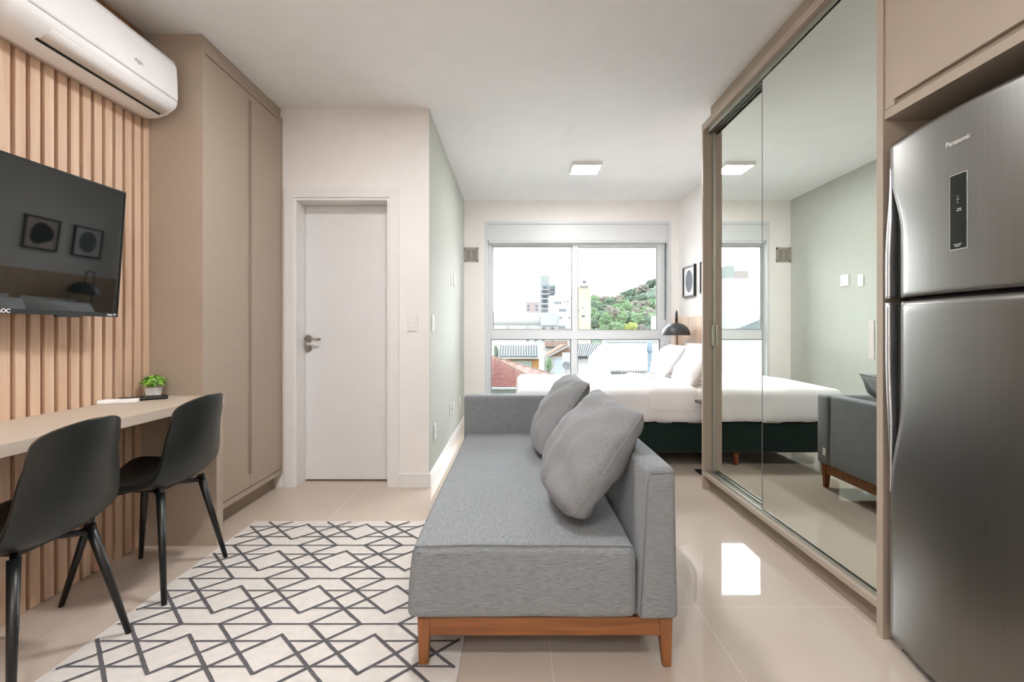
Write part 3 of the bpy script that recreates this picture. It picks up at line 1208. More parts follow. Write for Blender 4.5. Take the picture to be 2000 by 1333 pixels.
def back_disp(p, n_):
    q = p.copy()
    k = (p.z - SZ0) / (SZT - SZ0)
    if p.x < (SXB + SX1) / 2:
        q.x += 0.028 * k
    else:
        q.x -= 0.008 * k
    q += Vector((noise.noise(p * 6) * .0015, noise.noise(p * 6 + Vector((9, 0, 0))) * .0015, 0))
    return q


bm = bmesh.new()
rgrid(bm, SXB, SX1, SY0 - 0.004, SYA - 0.002, SZ0, SZT, 0.020, 0.05, back_disp)
bk = obj('backrest', bm, M_sofa, sf)
bm = bmesh.new()
rgrid(bm, SX0 - 0.004, SX1 + 0.002, SYA, SY1, SZ0 + 0.001, SZT - 0.004, 0.022, 0.05,
      lambda p, n_: p + Vector((0, noise.noise(p * 6) * .002, 0)))
obj('armrest', bm, M_sofa, sf)
# seam line on the near end of the back
bm = bmesh.new()
tube(bm, [(SXB + 0.008, SY0 - 0.0045, SZ0 + 0.02), (SXB + 0.020, SY0 - 0.0045, 0.40), (SXB + 0.032, SY0 - 0.0045, 0.62), (SXB + 0.044, SY0 - 0.0045, 0.640), (SX1 - 0.022, SY0 - 0.0045, 0.645)], 0.0014, 6)
obj('backrest_seam', bm, mat('grey_seam_light', (112, 114, 117), 0.9), bk)
bm = bmesh.new()
bbox(bm, SX0 + 0.035, SX1 - 0.020, SY0 + 0.020, SY0 + 0.042, 0.103, 0.163, r=0.002)
bbox(bm, SX0 + 0.035, SX1 - 0.020, SY1 - 0.055, SY1 - 0.035, 0.103, 0.163, r=0.002)
bbox(bm, SX0 + 0.035, SX0 + 0.055, SY0 + 0.042, SY1 - 0.055, 0.103, 0.163, r=0.002)
bbox(bm, SX1 - 0.040, SX1 - 0.020, SY0 + 0.042, SY1 - 0.055, 0.103, 0.163, r=0.002)
obj('wooden_base', bm, M_legw, sf)


def sofa_leg(x_out, x_in, xb_out, xb_in, y, z0):
    bm = bmesh.new()
    zt = 0.165
    vs = []
    for (xo, xi, z, hy0, hy1) in ((xb_out, xb_in, z0, 0.004, 0.030), (x_out, x_in, zt, -0.001, 0.045)):
        for (x, yy_) in ((xo, y + hy0), (xi, y + hy0), (xi, y + hy1), (xo, y + hy1)):
            vs.append(bm.verts.new((x, yy_, z)))
    for q in ((3, 2, 1, 0), (4, 5, 6, 7), (0, 1, 5, 4), (1, 2, 6, 5), (2, 3, 7, 6), (3, 0, 4, 7)):
        bm.faces.new([vs[k] for k in q])
    bmesh.ops.bevel(bm, geom=bm.edges[:], offset=0.003, segments=2, affect='EDGES')
    obj('leg', bm, M_legw2, sf)


for y, zl in ((SY0 + 0.014, 0.0066), (SY1 - 0.075, 0.0)):
    sofa_leg(SX0 + 0.030, SX0 + 0.072, SX0 + 0.033, SX0 + 0.064, y, zl)
    sofa_leg(SX1 - 0.014, SX1 - 0.058, SX1 - 0.016, SX1 - 0.044, y, 0.0)
o = B('fabric_tag', (SX1 + 0.003, SX1 + 0.006, 3.315, 3.345, 0.235, 0.285), M_white, sf)
o['label'] = 'small white maker tag on the outer back corner'


# cushions --------------------------------------------------------
def pillow_mesh(bm, A, B_, C_, thick, pinch=0.06, seed=0, wrinkle=0.008, n=26, edge=0.10, expo=0.5, soft=0.0):
    """A, B_, C_: three corners (A-B_ top edge, B_-C_ side edge); the bulge is symmetric about the plane."""
    A, B_, C_ = Vector(A), Vector(B_), Vector(C_)
    cen = (A + C_) / 2
    U = (B_ - A) / 2
    V = (C_ - B_) / 2
    nrm = U.cross(V).normalized()
    rows = {}
    off = Vector((seed * 3.1, seed * 1.7, 0))
    for side in (1, -1):
        for i in range(n + 1):
            for j in range(n + 1):
                u = math.sin((-1 + 2 * i / n) * PI / 2)
                v = math.sin((-1 + 2 * j / n) * PI / 2)
                bd = i in (0, n) or j in (0, n)
                if bd and side == -1:
                    rows[(side, i, j)] = rows[(1, i, j)]
                    continue
                uu = u * (1 - pinch * (1 - v * v))
                vv = v * (1 - pinch * (1 - u * u))
                cc = 1 - soft * (max(0.0, abs(u) + abs(v) - 1.0)) ** 2.5 * (1.0 if v > 0 else 0.0)
                uu *= cc
                vv *= cc
                h_ = max(0, (1 - u * u)) ** expo * max(0, (1 - v * v)) ** expo
                wr = noise.noise(Vector((u * 2.2, v * 2.2, side)) + off) * wrinkle * 1.5 + \
                    noise.noise(Vector((u * 6, v * 6, side)) + off) * wrinkle * 0.5
                # radial creases towards corners
                cr_ = (abs(u) * abs(v)) ** 1.5 * math.sin(16 * math.atan2(v, u) + 2 * seed) * wrinkle * 0.9
                p = cen + U * uu + V * vv + nrm * side * (thick / 2 * h_ + (wr + cr_) * min(1, h_ * 2))
                rows[(side, i, j)] = bm.verts.new(p)
    for side in (1, -1):
        for i in range(n):
            for j in range(n):
                q = [rows[(side, i, j)], rows[(side, i + 1, j)], rows[(side, i + 1, j + 1)], rows[(side, i, j + 1)]]
                if side == -1:
                    q.reverse()
                f = bm.faces.new(q)
                f.smooth = True
    loop = [rows[(1, i, 0)].co for i in range(n)] + [rows[(1, n, j)].co for j in range(n)] + \
           [rows[(1, i, n)].co for i in range(n, 0, -1)] + [rows[(1, 0, j)].co for j in range(n, 0, -1)]
    return [p.copy() for p in loop]


def pillow(name, label, cat, A, B_, C_, thick, m, seam=None, group=None, **kw):
    A = Vector(A); B_ = Vector(B_); C_ = Vector(C_)
    c = (A + C_) / 2
    D_ = A + C_ - B_
    base = Vector((c.x, c.y, min(C_.z, D_.z)))
    t = thing(name, label, cat, base, (0, 0, 0), group)
    bm = bmesh.new()
    lp = pillow_mesh(bm, A - base, B_ - base, C_ - base, thick, **kw)
    o = obj('cushion_cover' if 'cushion' in name else 'pillowcase', bm, m, t)
    bm = bmesh.new()
    tube(bm, lp + [lp[0]], seam or 0.003, 6)
    obj('piping', bm, m, o)
    return t


pillow('scatter_cushion', 'large square grey cushion at the near end of the sofa, leaning on its back', 'cushion',
       (0.385, 2.17, 0.835), (0.462, 1.715, 0.800), (0.185, 1.600, 0.432), 0.24, M_cush,
       group='grey cushions on the sofa', pinch=0.035, seed=1, wrinkle=0.018, soft=0.17, expo=0.42)
pillow('scatter_cushion', 'square grey cushion standing behind the larger one, nearer the sofa arm', 'cushion',
       (0.403, 3.17, 0.818), (0.425, 2.72, 0.802), (0.125, 2.50, 0.428), 0.22, M_cush,
       group='grey cushions on the sofa', pinch=0.035, seed=5, wrinkle=0.016, soft=0.10, expo=0.42)

# ------------------------------------------------------------------ bed
BX0, BX1, BY0, BY1 = 0.06, 1.885, 3.86, 5.22
bd = thing('bed', 'double bed with dark green velvet base and short reddish legs under the window', 'bed', (BX0, BY0, 0))
bm = bmesh.new()
rgrid(bm, 0, BX1 - BX0, 0, BY1 - BY0, 0.115, 0.365, 0.02, 0.1)
obj('base', bm, M_velvet, bd)
bm = bmesh.new()
rgrid(bm, 0.01, BX1 - BX0, 0.01, BY1 - BY0 - 0.01, 0.366, 0.605, 0.05, 0.1)
obj('mattress', bm, M_sheet, bd)
M_bleg = woodmat('reddish_leg', (120, 56, 36), (150, 76, 50), (40, 40, 3), 0.35)
for x in (0.09, 0.88, 1.73):
    for y in (0.07, BY1 - BY0 - 0.07):
        bm = bmesh.new()
        cyl(bm, (x, y, 0), (x, y, 0.12), 0.018, 0.028, n=20)
        obj('leg', bm, M_bleg, bd)

hb = thing('headboard', 'oak panelled headboard fixed to the wall behind the pillows', 'headboard', (XR - 0.045, 3.40, 0.20))
for k in range(5):
    y0 = 0.46 * k
    B('panel', (0, 0.044, y0 + 0.002, min(y0 + 0.458, 2.298), 0, 1.065), M_head, hb, r=0.002)

# duvet
def duvet_disp(p, n_):
    q = p.copy()
    k = max(0.0, min(1.0, (0.60 - p.z) / 0.24))
    fold = math.sin(p.x * 19 + 3 * noise.noise(Vector((p.x * 3, 0, 0)))) * 0.5 + noise.noise(Vector((p.x * 9, p.y * 9, 0)))
    if n_.y < -0.5:
        q.y -= k * (0.014 + 0.014 * fold)
    if n_.y > 0.5:
        q.y += k * 0.01
    if n_.x < -0.5:
        q.x -= k * (0.014 + 0.010 * noise.noise(Vector((p.y * 9, 1, 0))))
    if p.z < 0.37:
        q.z += 0.012 * noise.noise(Vector((p.x * 5, p.y * 5, 3)))
    q.z += 0.008 * noise.noise(Vector((p.x * 3.1, p.y * 3.1, 1.7))) + 0.004 * noise.noise(Vector((p.x * 9, p.y * 9, 0.7)))
    if p.z > 0.5:
        q.z += 0.012 * (1 - abs(p.y - 4.54) / 0.75)
    return q


dv = thing('duvet', 'white duvet spread over the bed and hanging down its sides', 'duvet', (BX0, BY0, 0))
bm = bmesh.new()
rgrid(bm, BX0 - 0.035, 1.70, BY0 - 0.022, BY1 + 0.03, 0.352, 0.632, 0.065, 0.03, duvet_disp)
bm.normal_update()
bmesh.ops.delete(bm, geom=[f for f in bm.faces if f.calc_center_median().z < 0.372 and abs(f.normal.z) > 0.6], context='FACES')
bmesh.ops.translate(bm, verts=bm.verts, vec=(-BX0, -BY0, 0))
obj('cover', bm, M_sheet, dv)


def fold_disp(p, n_):
    q = duvet_disp(p, n_)
    q.z += 0.006 * noise.noise(Vector((p.x * 8, p.y * 4, 5)))
    return q


bm = bmesh.new()
rgrid(bm, 1.06, 1.50, BY0 - 0.028, BY1 + 0.035, 0.42, 0.650, 0.06, 0.03, lambda p, n_: fold_disp(Vector((p.x + 0.10 * (p.y - BY0) * (1 if p.x < 1.28 else 0), p.y, p.z)), n_))
bmesh.ops.translate(bm, verts=bm.verts, vec=(-BX0, -BY0, 0))
o = obj('folded_edge', bm, M_pillow, dv)

G4 = 'white pillows on the bed'
ZB = 0.650
# width axis along Y, leaning towards the headboard (+X)
pillow('bed_pillow', 'plump white pillow nearest the wardrobe, in front of the near pair', 'pillow',
       (1.70, 4.50, 0.965), (1.67, 3.95, 0.955), (1.43, 3.90, 0.628), 0.19, M_pillow, group=G4, pinch=0.05, seed=11, wrinkle=0.012)
pillow('bed_pillow', 'white pillow leaning on the far side of the bed next to the window', 'pillow',
       (1.68, 5.18, 0.960), (1.66, 4.60, 0.960), (1.45, 4.62, 0.655), 0.19, M_pillow, group=G4, pinch=0.05, seed=12, wrinkle=0.012)
pillow('bed_pillow', 'flatter white pillow upright against the headboard, near side of the bed', 'pillow',
       (1.855, 4.50, 0.99), (1.855, 3.92, 0.99), (1.76, 3.92, 0.64), 0.12, M_pillow, group=G4, pinch=0.05, seed=13, wrinkle=0.010)
pillow('bed_pillow', 'flatter white pillow upright against the headboard, behind the window-side pillow', 'pillow',
       (1.855, 5.16, 0.985), (1.855, 4.60, 0.985), (1.75, 4.60, 0.64), 0.12, M_pillow, group=G4, pinch=0.05, seed=14, wrinkle=0.010)

# side tables: slim black metal
def side_table(label, x, y, w_, d_, h_):
    t = thing('side_table', label, 'side table', (x, y, 0))
    B('table_top', (0, w_, 0, d_, h_ - 0.018, h_), M_blackm, t, r=0.003)
    B('foot_plate', (0, w_, 0, d_, 0, 0.012), M_blackm, t, r=0.003)
    bm = bmesh.new()
    bbox(bm, w_ - 0.03, w_, d_ / 2 - 0.015, d_ / 2 + 0.015, 0.012, h_ - 0.018, r=0.002)
    obj('post', bm, M_blackm, t)
    return t


side_table('black metal side table between bed and mirrored wardrobe, mostly hidden', 1.425, 3.50, 0.42, 0.27, 0.56)
side_table('black metal side table under the window beside the lamp', 1.58, 5.26, 0.30, 0.30, 0.56)

# lamp
lp = thing('table_lamp', 'dark grey dome lamp on a black arched pole beside the bed pillows', 'lamp', (1.817, 5.32, 0.56))
bm = bmesh.new()
lathe(bm, [(0.001, 0.0), (0.062, 0.0), (0.062, 0.012), (0.056, 0.018), (0.001, 0.018)], n=36)
obj('lamp_base', bm, M_blackm, lp)
cxL = 1.835 - (1321.5 - VX) / F * 5.40     # pole offset
bm = bmesh.new()
# pole rises at the base centre, arches over and drops to the shade
zt = 0.73
pts = [(0.0, 0, 0.015), (0.0, 0, 0.35), (0.0, 0, zt)]
for k in range(1, 13):
    a = PI * k / 12
    pts.append((0.0 - 0.036 * (1 - math.cos(a)), 0 - 0.085 * (1 - math.cos(a)), zt - 0.015 + 0.055 * math.sin(a)))
pts.append((-0.072, -0.17, 0.63))
tube(bm, pts, 0.0065, 10)
obj('arched_pole', bm, M_blackm, lp)
bm = bmesh.new()
R_ = 0.150
prof_o = [(R_ * math.cos(a), 0.135 * math.sin(a)) for a in [PI / 2 * k / 14 for k in range(15)]]
prof_i = [(max(0.0, (R_ - 0.004) * math.cos(a)), 0.131 * math.sin(a)) for a in [PI / 2 * k / 14 for k in range(14, -1, -1)]]
prof_o[-1] = (0.0005, 0.135)
prof_i[0] = (0.0005, 0.131)
lathe(bm, prof_o + prof_i + [prof_o[0]], (-0.072, -0.17, 0.500), n=40)
obj('lamp_shade', bm, M_lampshade, lp)

# pictures
def picture(label, y0, y1, z0, z1, variant):
    t = thing('framed_picture', label, 'picture', (XR, y0, z0), (0, 0, 0), 'framed prints above the headboard')
    W, Hh = y1 - y0, z1 - z0
    e = 0.014
    dpt = -0.032
    bm = bmesh.new()
    box(bm, dpt, -0.001, 0, e, 0, Hh)
    box(bm, dpt, -0.001, W - e, W, 0, Hh)
    box(bm, dpt, -0.001, e, W - e, 0, e)
    box(bm, dpt, -0.001, e, W - e, Hh - e, Hh)
    obj('frame', bm, M_blackm, t)
    B('print', (-0.018, -0.008, e, W - e, e, Hh - e), M_paper if variant == 0 else M_pink, t)
    bm = bmesh.new()
    n = 40
    rn = random.Random(variant + 4)
    vs = []
    for k in range(n):
        a = 2 * PI * k / n
        r_ = 1.0 + (0.03 if variant == 0 else 0.14) * math.sin(2 * a + 1) + (0.0 if variant == 0 else 0.08 * math.sin(3 * a + 2))
        vs.append(bm.verts.new((-0.0185, W * 0.5 + math.cos(a) * W * 0.30 * r_, Hh * 0.5 + math.sin(a) * Hh * 0.37 * r_)))
    f = bm.faces.new(vs)
    g_ = bmesh.ops.extrude_face_region(bm, geom=[f])
    for v_ in [x for x in g_['geom'] if isinstance(x, bmesh.types.BMVert)]:
        v_.co.x += 0.0004
    obj('ink_shape', bm, M_blue if variant == 0 else M_dkink, t)
    return t


picture('black framed print with a slate grey oval, nearest the window', 5.13, 5.47, 1.487, 1.832, 0)
picture('black framed print on blush paper, partly hidden by the wardrobe edge', 4.62, 4.97, 1.487, 1.832, 1)

# ------------------------------------------------------------------ mirrored wardrobe
wr = thing('mirrored_wardrobe', 'tall taupe wardrobe with two sliding mirror doors', 'wardrobe', (0, 0, 0))
WXF = 1.315
Y0w, Y1w = 1.70, 3.345
ZW = 2.551
B('near_side_panel', (WXF, XR - 0.001, Y0w, Y0w + 0.030, 0, ZW), M_taupe, wr, r=0.001)
B('far_side_panel', (WXF, XR - 0.001, Y1w - 0.022, Y1w, 0, ZW), M_taupe, wr, r=0.001)
B('top_rail', (WXF, XR - 0.001, Y0w + 0.030, Y1w - 0.022, ZW - 0.045, ZW), M_taupe, wr, r=0.001)
B('top_filler', (1.376, XR - 0.001, Y0w + 0.001, Y1w - 0.004, ZW, H - 0.001), M_taupe, wr)
B('bottom_rail', (WXF, XR - 0.001, Y0w + 0.030, Y1w - 0.022, 0.096, 0.120), M_taupe, wr, r=0.001)
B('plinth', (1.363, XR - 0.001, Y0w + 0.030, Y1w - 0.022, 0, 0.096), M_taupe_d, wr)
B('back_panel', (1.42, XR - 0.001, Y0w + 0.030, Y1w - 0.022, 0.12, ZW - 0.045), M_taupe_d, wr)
bm = bmesh.new()
for x in (1.343, 1.372, 1.400):
    box(bm, x - 0.002, x + 0.001, Y0w + 0.030, Y1w - 0.022, 0.120, 0.132)
box(bm, 1.338, 1.402, Y0w + 0.030, Y1w - 0.022, 0.120, 0.1225)
obj('lower_track', bm, M_alu, wr)
bm = bmesh.new()
for x in (1.343, 1.372, 1.400):
    box(bm, x - 0.002, x + 0.001, Y0w + 0.030, Y1w - 0.022, ZW - 0.075, ZW - 0.0475)
box(bm, 1.338, 1.402, Y0w + 0.030, Y1w - 0.022, ZW - 0.0475, ZW - 0.045)
obj('upper_track', bm, M_alu, wr)
ysplit = 1.352 * F / (1489.5 - VX)     # near door ends here
yn0 = Y0w + 0.034
# near door
dr = B('sliding_door', (1.352, 1.366, yn0 + 0.004, ysplit, 0.128, ZW - 0.075), M_alu, wr)
B('mirror', (1.3500, 1.3519, yn0 + 0.016, ysplit - 0.004, 0.130, ZW - 0.077), M_mirror, dr)
B('edge_profile', (1.3495, 1.368, ysplit, ysplit + 0.003, 0.128, ZW - 0.075), M_gasket, dr)
B('handle', (1.3480, 1.3500, 1.785, 1.812, 0.994, 1.142), M_trim, dr, r=0.0008)
# far door
yf1 = Y1w - 0.023
dr = B('sliding_door', (1.383, 1.396, ysplit - 0.05, yf1, 0.128, ZW - 0.075), M_alu, wr)
B('mirror', (1.3812, 1.3829, ysplit - 0.046, yf1 - 0.036, 0.134, ZW - 0.079), M_mirror, dr)
B('edge_profile', (1.374, 1.386, yf1 - 0.034, yf1, 0.128, ZW - 0.077), M_alu, dr, r=0.002)
B('handle', (1.360, 1.375, yf1 - 0.040, yf1 - 0.006, 1.00, 1.145), M_alu, dr, r=0.003)

# ------------------------------------------------------------------ fridge niche and upper cabinet
uc = thing('upper_cabinet', 'taupe wall cabinet above the refrigerator with a recessed pull along its bottom edge', 'cabinet', (1.32, 0.60, 1.855))
UY = Y0w - 0.6005
B('carcass', (0.02, XR - 1.321, 0, UY, 0.0, H - 1.856), M_taupe, uc)
B('bottom_rail', (0.0, 0.02, 0, UY, 0.0, 0.033), M_taupe, uc, r=0.0008)
bm = bmesh.new()
box(bm, 0.001, 0.02, 0, UY - 0.002, 0.056, H - 1.856)
box(bm, 0.001, 0.02, UY - 0.042, UY - 0.002, 0.0355, 0.056)
o = obj('cabinet_door', bm, M_taupe, uc)
bm = bmesh.new()
box(bm, 0.0135, 0.0195, 0, UY - 0.0425, 0.0335, 0.0555)
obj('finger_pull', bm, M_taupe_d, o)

# ------------------------------------------------------------------ refrigerator
FY0, FY1 = 0.945, 1.655
FXE, FXC = 1.302, 1.258        # door face at the edges and at the middle
ZF = 1.742
fr = thing('refrigerator', 'tall stainless steel top-freezer refrigerator beside the mirrored wardrobe', 'refrigerator', (1.30, 1.30, 0))
fr_m = Matrix.Translation((-1.30, -1.30, 0))


def fx(y):
    k = (y - (FY0 + FY1) / 2) / ((FY1 - FY0) / 2)
    return FXC + (FXE - FXC) * min(1.4, abs(k) ** 2.0)


B('cabinet_body', (0.065, XR - 0.03 - 1.30, FY0 + 0.006 - 1.30, FY1 - 0.006 - 1.30, 0.02, ZF - 0.012), M_recess, fr, r=0.004)
GAPZ = 1.1 - (583 - 648 + 0) / -930.0 * 0 + 0  # placeholder replaced below
GAPZ = HC + 63.0 / F * (1.30 * F / (1770 - VX))     # gap height between the doors


def cut_edge(z, upper):
    """y of the visible far edge of the steel sheet: cut back beside the handles"""
    full = FY1 - 0.004
    deep = FY1 - 0.066
    if upper:
        zt_, zb_ = 1.660, 1.43
        if z > zt_:
            return full
        k = min(1, (zt_ - z) / (zt_ - zb_))
    else:
        zt_, zb_ = 0.56, 0.86
        if z < zt_:
            return full
        k = min(1, (z - zt_) / (zb_ - zt_))
    k = k * k * (3 - 2 * k)
    return full + (deep - full) * k


def fridge_door(z0, z1, upper):
    bm = bmesh.new()
    NZ, NYY = 60, 28
    R = 0.008
    fr_rows = []
    for i in range(NZ + 1):
        z = z0 + (z1 - z0) * i / NZ
        ye = cut_edge(z, upper)
        zz = z
        ins = 0
        ez = min(z - z0, z1 - z)
        row = []
        for j in range(NYY + 1):
            y = FY0 + (ye - FY0) * j / NYY
            x = fx(y)
            x += 0.003 * max(0, 1 - ez / 0.005) ** 2
            e2 = min(y - FY0, ye - y)
            x += 0.002 * max(0, 1 - e2 / 0.006) ** 2
            row.append(bm.verts.new((x - 1.30, y - 1.30, zz)))
        fr_rows.append(row)
    for a, b_ in zip(fr_rows, fr_rows[1:]):
        for j in range(NYY):
            f = bm.faces.new((a[j], a[j + 1], b_[j + 1], b_[j]))
            f.smooth = True
    # rim back to the body
    xb = 0.060
    rim = fr_rows[0] + [r_[-1] for r_ in fr_rows[1:]] + fr_rows[-1][-2::-1] + [r_[0] for r_ in fr_rows[-2:0:-1]]
    back = [bm.verts.new((xb, v_.co.y, v_.co.z)) for v_ in rim]
    m_ = len(rim)
    for k in range(m_):
        bm.faces.new((rim[k], back[k], back[(k + 1) % m_], rim[(k + 1) % m_]))
    bm.faces.new(back[::-1])
    nm = 'freezer_door' if upper else 'fridge_door'
    o = obj(nm, bm, M_steel, fr)
    # grey core behind the cut-out
    bm = bmesh.new()
    if upper:
        za, zb_ = z0 + 0.001, 1.64
    else:
        za, zb_ = 0.57, z1 - 0.001
    n_ = 24
    rows = []
    for i in range(n_ + 1):
        z = za + (zb_ - za) * i / n_
        rows.append([bm.verts.new((fx(y) + dx - 1.30, y - 1.30, z)) for (y, dx) in
                     ((FY1 - 0.085, 0.016), (FY1 - 0.060, 0.016), (FY1 - 0.036, 0.024), (FY1 - 0.012, 0.018), (FY1 - 0.002, 0.02))] +
                    [bm.verts.new((0.058, y - 1.30, z)) for y in (FY1 - 0.002, FY1 - 0.085)])
    for a, b_ in zip(rows, rows[1:]):
        for j in range(7):
            f = bm.faces.new((a[j], a[(j + 1) % 7], b_[(j + 1) % 7], b_[j]))
    bm.faces.new(rows[0][::-1]); bm.faces.new(rows[-1])
    obj('handle_recess', bm, M_recess, o)
    # bright handle bar, bowed
    bm = bmesh.new()
    if upper:
        za, zb_ = z0 - 0.0, 1.67
    else:
        za, zb_ = 0.545, z1
    rows = []
    n_ = 40
    for i in range(n_ + 1):
        z = za + (zb_ - za) * i / n_
        k = (zb_ - z) / (zb_ - za) if upper else (z - za) / (zb_ - za)
        b0 = min(1.0, k / 0.75)
        b0 = b0 * b0 * (3 - 2 * b0)
        outp = FXE - 0.002 - 0.016 * b0
        wid = 0.003 + 0.013 * min(1, k / 0.4)
        y1_ = FY1 - 0.004
        rows.append([bm.verts.new((x - 1.30, y - 1.30, z)) for (x, y) in
                     ((outp + 0.002, y1_), (outp, y1_ - wid * .3), (outp, y1_ - wid * .8), (outp + 0.003, y1_ - wid), (outp + 0.012, y1_ - wid), (FXE + 0.02, y1_ - wid * .6), (FXE + 0.02, y1_))])
    for a, b_ in zip(rows, rows[1:]):
        for j in range(7):
            f = bm.faces.new((a[j], a[(j + 1) % 7], b_[(j + 1) % 7], b_[j]))
            f.smooth = True
    bm.faces.new(rows[0][::-1]); bm.faces.new(rows[-1])
    h_ = obj('handle', bm, M_chrome, o)
    h_['label'] = 'bright bowed handle strip'
    return o


dU = fridge_door(GAPZ + 0.006, ZF, True)
dL = fridge_door(0.045, GAPZ - 0.008, False)
B('kick_grille', (0.03, 0.06, FY0 + 0.02 - 1.30, FY1 - 0.02 - 1.30, 0.004, 0.042), M_recess, fr)
for y in (FY0 + 0.06, FY1 - 0.06):
    for x in (0.10, 0.52):
        bm = bmesh.new()
        cyl(bm, (x, y - 1.30, 0), (x, y - 1.30, 0.025), 0.018, n=14)
        obj('levelling_foot', bm, M_dark, fr)
# control panel following the door curve
def fyz(px, py):
    """Y, Z on the curved door face under a pixel"""
    Y = 1.4
    for _ in range(30):
        Y = fx(Y) * F / (px - VX)
    return Y, HC - (py - VY) / F * Y


yA, zA = fyz(1857, 346)
yB, zB = fyz(1888.5, 328)
zlo = fyz(1857, 489)[1]
zhi = zA


def curved_plate(bm, ya, yb_, za, zb_, lift, n=6):
    rows = []
    for i in range(n + 1):
        y = ya + (yb_ - ya) * i / n
        rows.append([bm.verts.new((fx(y) - lift - 1.30, y - 1.30, z)) for z in (za, zb_)] +
                    [bm.verts.new((fx(y) + 0.002 - 1.30, y - 1.30, z)) for z in (zb_, za)])
    for a, b_ in zip(rows, rows[1:]):
        for k in range(4):
            bm.faces.new((a[k], a[(k + 1) % 4], b_[(k + 1) % 4], b_[k]))
    bm.faces.new(rows[0][::-1]); bm.faces.new(rows[-1])


bm = bmesh.new()
curved_plate(bm, min(yA, yB) - 0.002, max(yA, yB) + 0.002, zlo - 0.002, zhi + 0.002, 0.0012)
o = obj('control_panel_rim', bm, M_chrome, dU)
bm = bmesh.new()
curved_plate(bm, min(yA, yB), max(yA, yB), zlo, zhi, 0.0022)
cp = obj('control_panel', bm, M_screen, dU)


def on_door(body, px, py, size, m, parent, lift=0.0026, shear=0.0, bold=0.0):
    Y, Z = fyz(px, py)
    sl = (fx(Y + 0.01) - fx(Y - 0.01)) / 0.02
    # face -X, text reading direction: towards the camera (-Y)
    ex = Vector((-sl, -1, 0)).normalized()
    ey = Vector((0, 0, 1))
    ez = ex.cross(ey)
    Mt = Matrix((( ex.x, ey.x, ez.x, fx(Y) - lift - 1.30), (ex.y, ey.y, ez.y, Y - 1.30), (ex.z, ey.z, ez.z, Z), (0, 0, 0, 1)))
    return text_mesh(parent[1], body, size, m, parent[0], Mt, 0.0003, shear, bold)


on_door('Panasonic', 1871.5, 275, 0.020, mat('silver_lettering', (222, 220, 216), 0.3), (dU, 'brand_mark'), lift=0.0012, bold=0.0004)
on_door('o\n-(o\no', 1872, 389, 0.0085, M_greytext, (cp, 'panel_symbols'))
on_door('Temp\nFreezer', 1875, 409, 0.0052, M_white, (cp, 'panel_lettering'))
on_door('Smart Cool\nInverter', 1872, 479, 0.0050, M_white, (cp, 'panel_lettering'))

# ================================================================== outside
GZ = -9.0
M_ground = mat('street_ground', (160, 158, 152), 0.9, var=0.1, scale=(.2, .2, .2))
bm = bmesh.new()
box(bm, -300, 300, 12, 700, GZ - 0.5, GZ)
box(bm, -300, 300, -300, -6, GZ - 0.5, GZ)
o = struct('ground', bm, M_ground)



OF = 0.56


def omat(name, col, rough=0.9, **kw):
    """outdoor material"""
    c = [((v / 12.92) if v <= 0.04045 else ((v + 0.055) / 1.055) ** 2.4) * OF for v in [x / 255.0 for x in col]]
    c = [255 * (12.92 * v if v <= 0.0031308 else 1.055 * v ** (1 / 2.4) - 0.055) for v in c]
    kw.setdefault('spec', 0.04)
    return mat(name, c, rough, **kw)


M_bw = omat('white_render', (120, 120, 118), 0.9, var=0.04, scale=(.6, .6, .6))
M_bcream = omat('cream_render', (118, 113, 102), 0.9, var=0.15, scale=(.5, .5, .25))
M_bgrey = omat('grey_concrete', (98, 101, 101), 0.9, var=0.08, scale=(.5, .5, .5))
M_bpink = omat('pale_pink_render', (104, 96, 95), 0.9)
M_bwin = omat('dark_window', (64, 70, 76), 0.8)
M_borange = omat('orange_render', (128, 92, 44), 0.9)
M_tile = omat('red_clay_tile', (92, 46, 42), 0.85, var=0.30, scale=(4, 4, 4))
M_tilep = omat('pale_clay_tile', (134, 104, 98), 0.85, var=0.2, scale=(3, 3, 3))
M_tileb = omat('brown_clay_tile', (88, 72, 62), 0.85, var=0.3, scale=(5, 5, 5))
M_roofg = omat('grey_fibre_cement', (104, 107, 108), 0.85, var=0.15, scale=(2, 2, 2))
M_roofd = omat('dark_cement_and_groove_shade', (64, 67, 68), 0.9)  # plain dark grey; on ribbed roofs it paints in the groove shade
M_bgreen = omat('pale_green_render', (98, 104, 96), 0.9)
M_pipe = omat('blue_grey_duct', (74, 84, 92), 0.5, metal=0.3)
M_t1 = omat('dark_green_foliage', (66, 78, 66), 0.95, var=0.35, scale=(.5, .5, .5))
M_t2 = omat('mid_green_foliage', (80, 97, 72), 0.95, var=0.35, scale=(.5, .5, .5))
M_t3 = omat('yellow_green_foliage', (112, 120, 70), 0.95, var=0.3, scale=(.8, .8, .8))
M_t4 = omat('brownish_foliage', (92, 90, 82), 0.95, var=0.3, scale=(.6, .6, .6))
M_trunk = omat('bark', (84, 74, 64), 0.9)


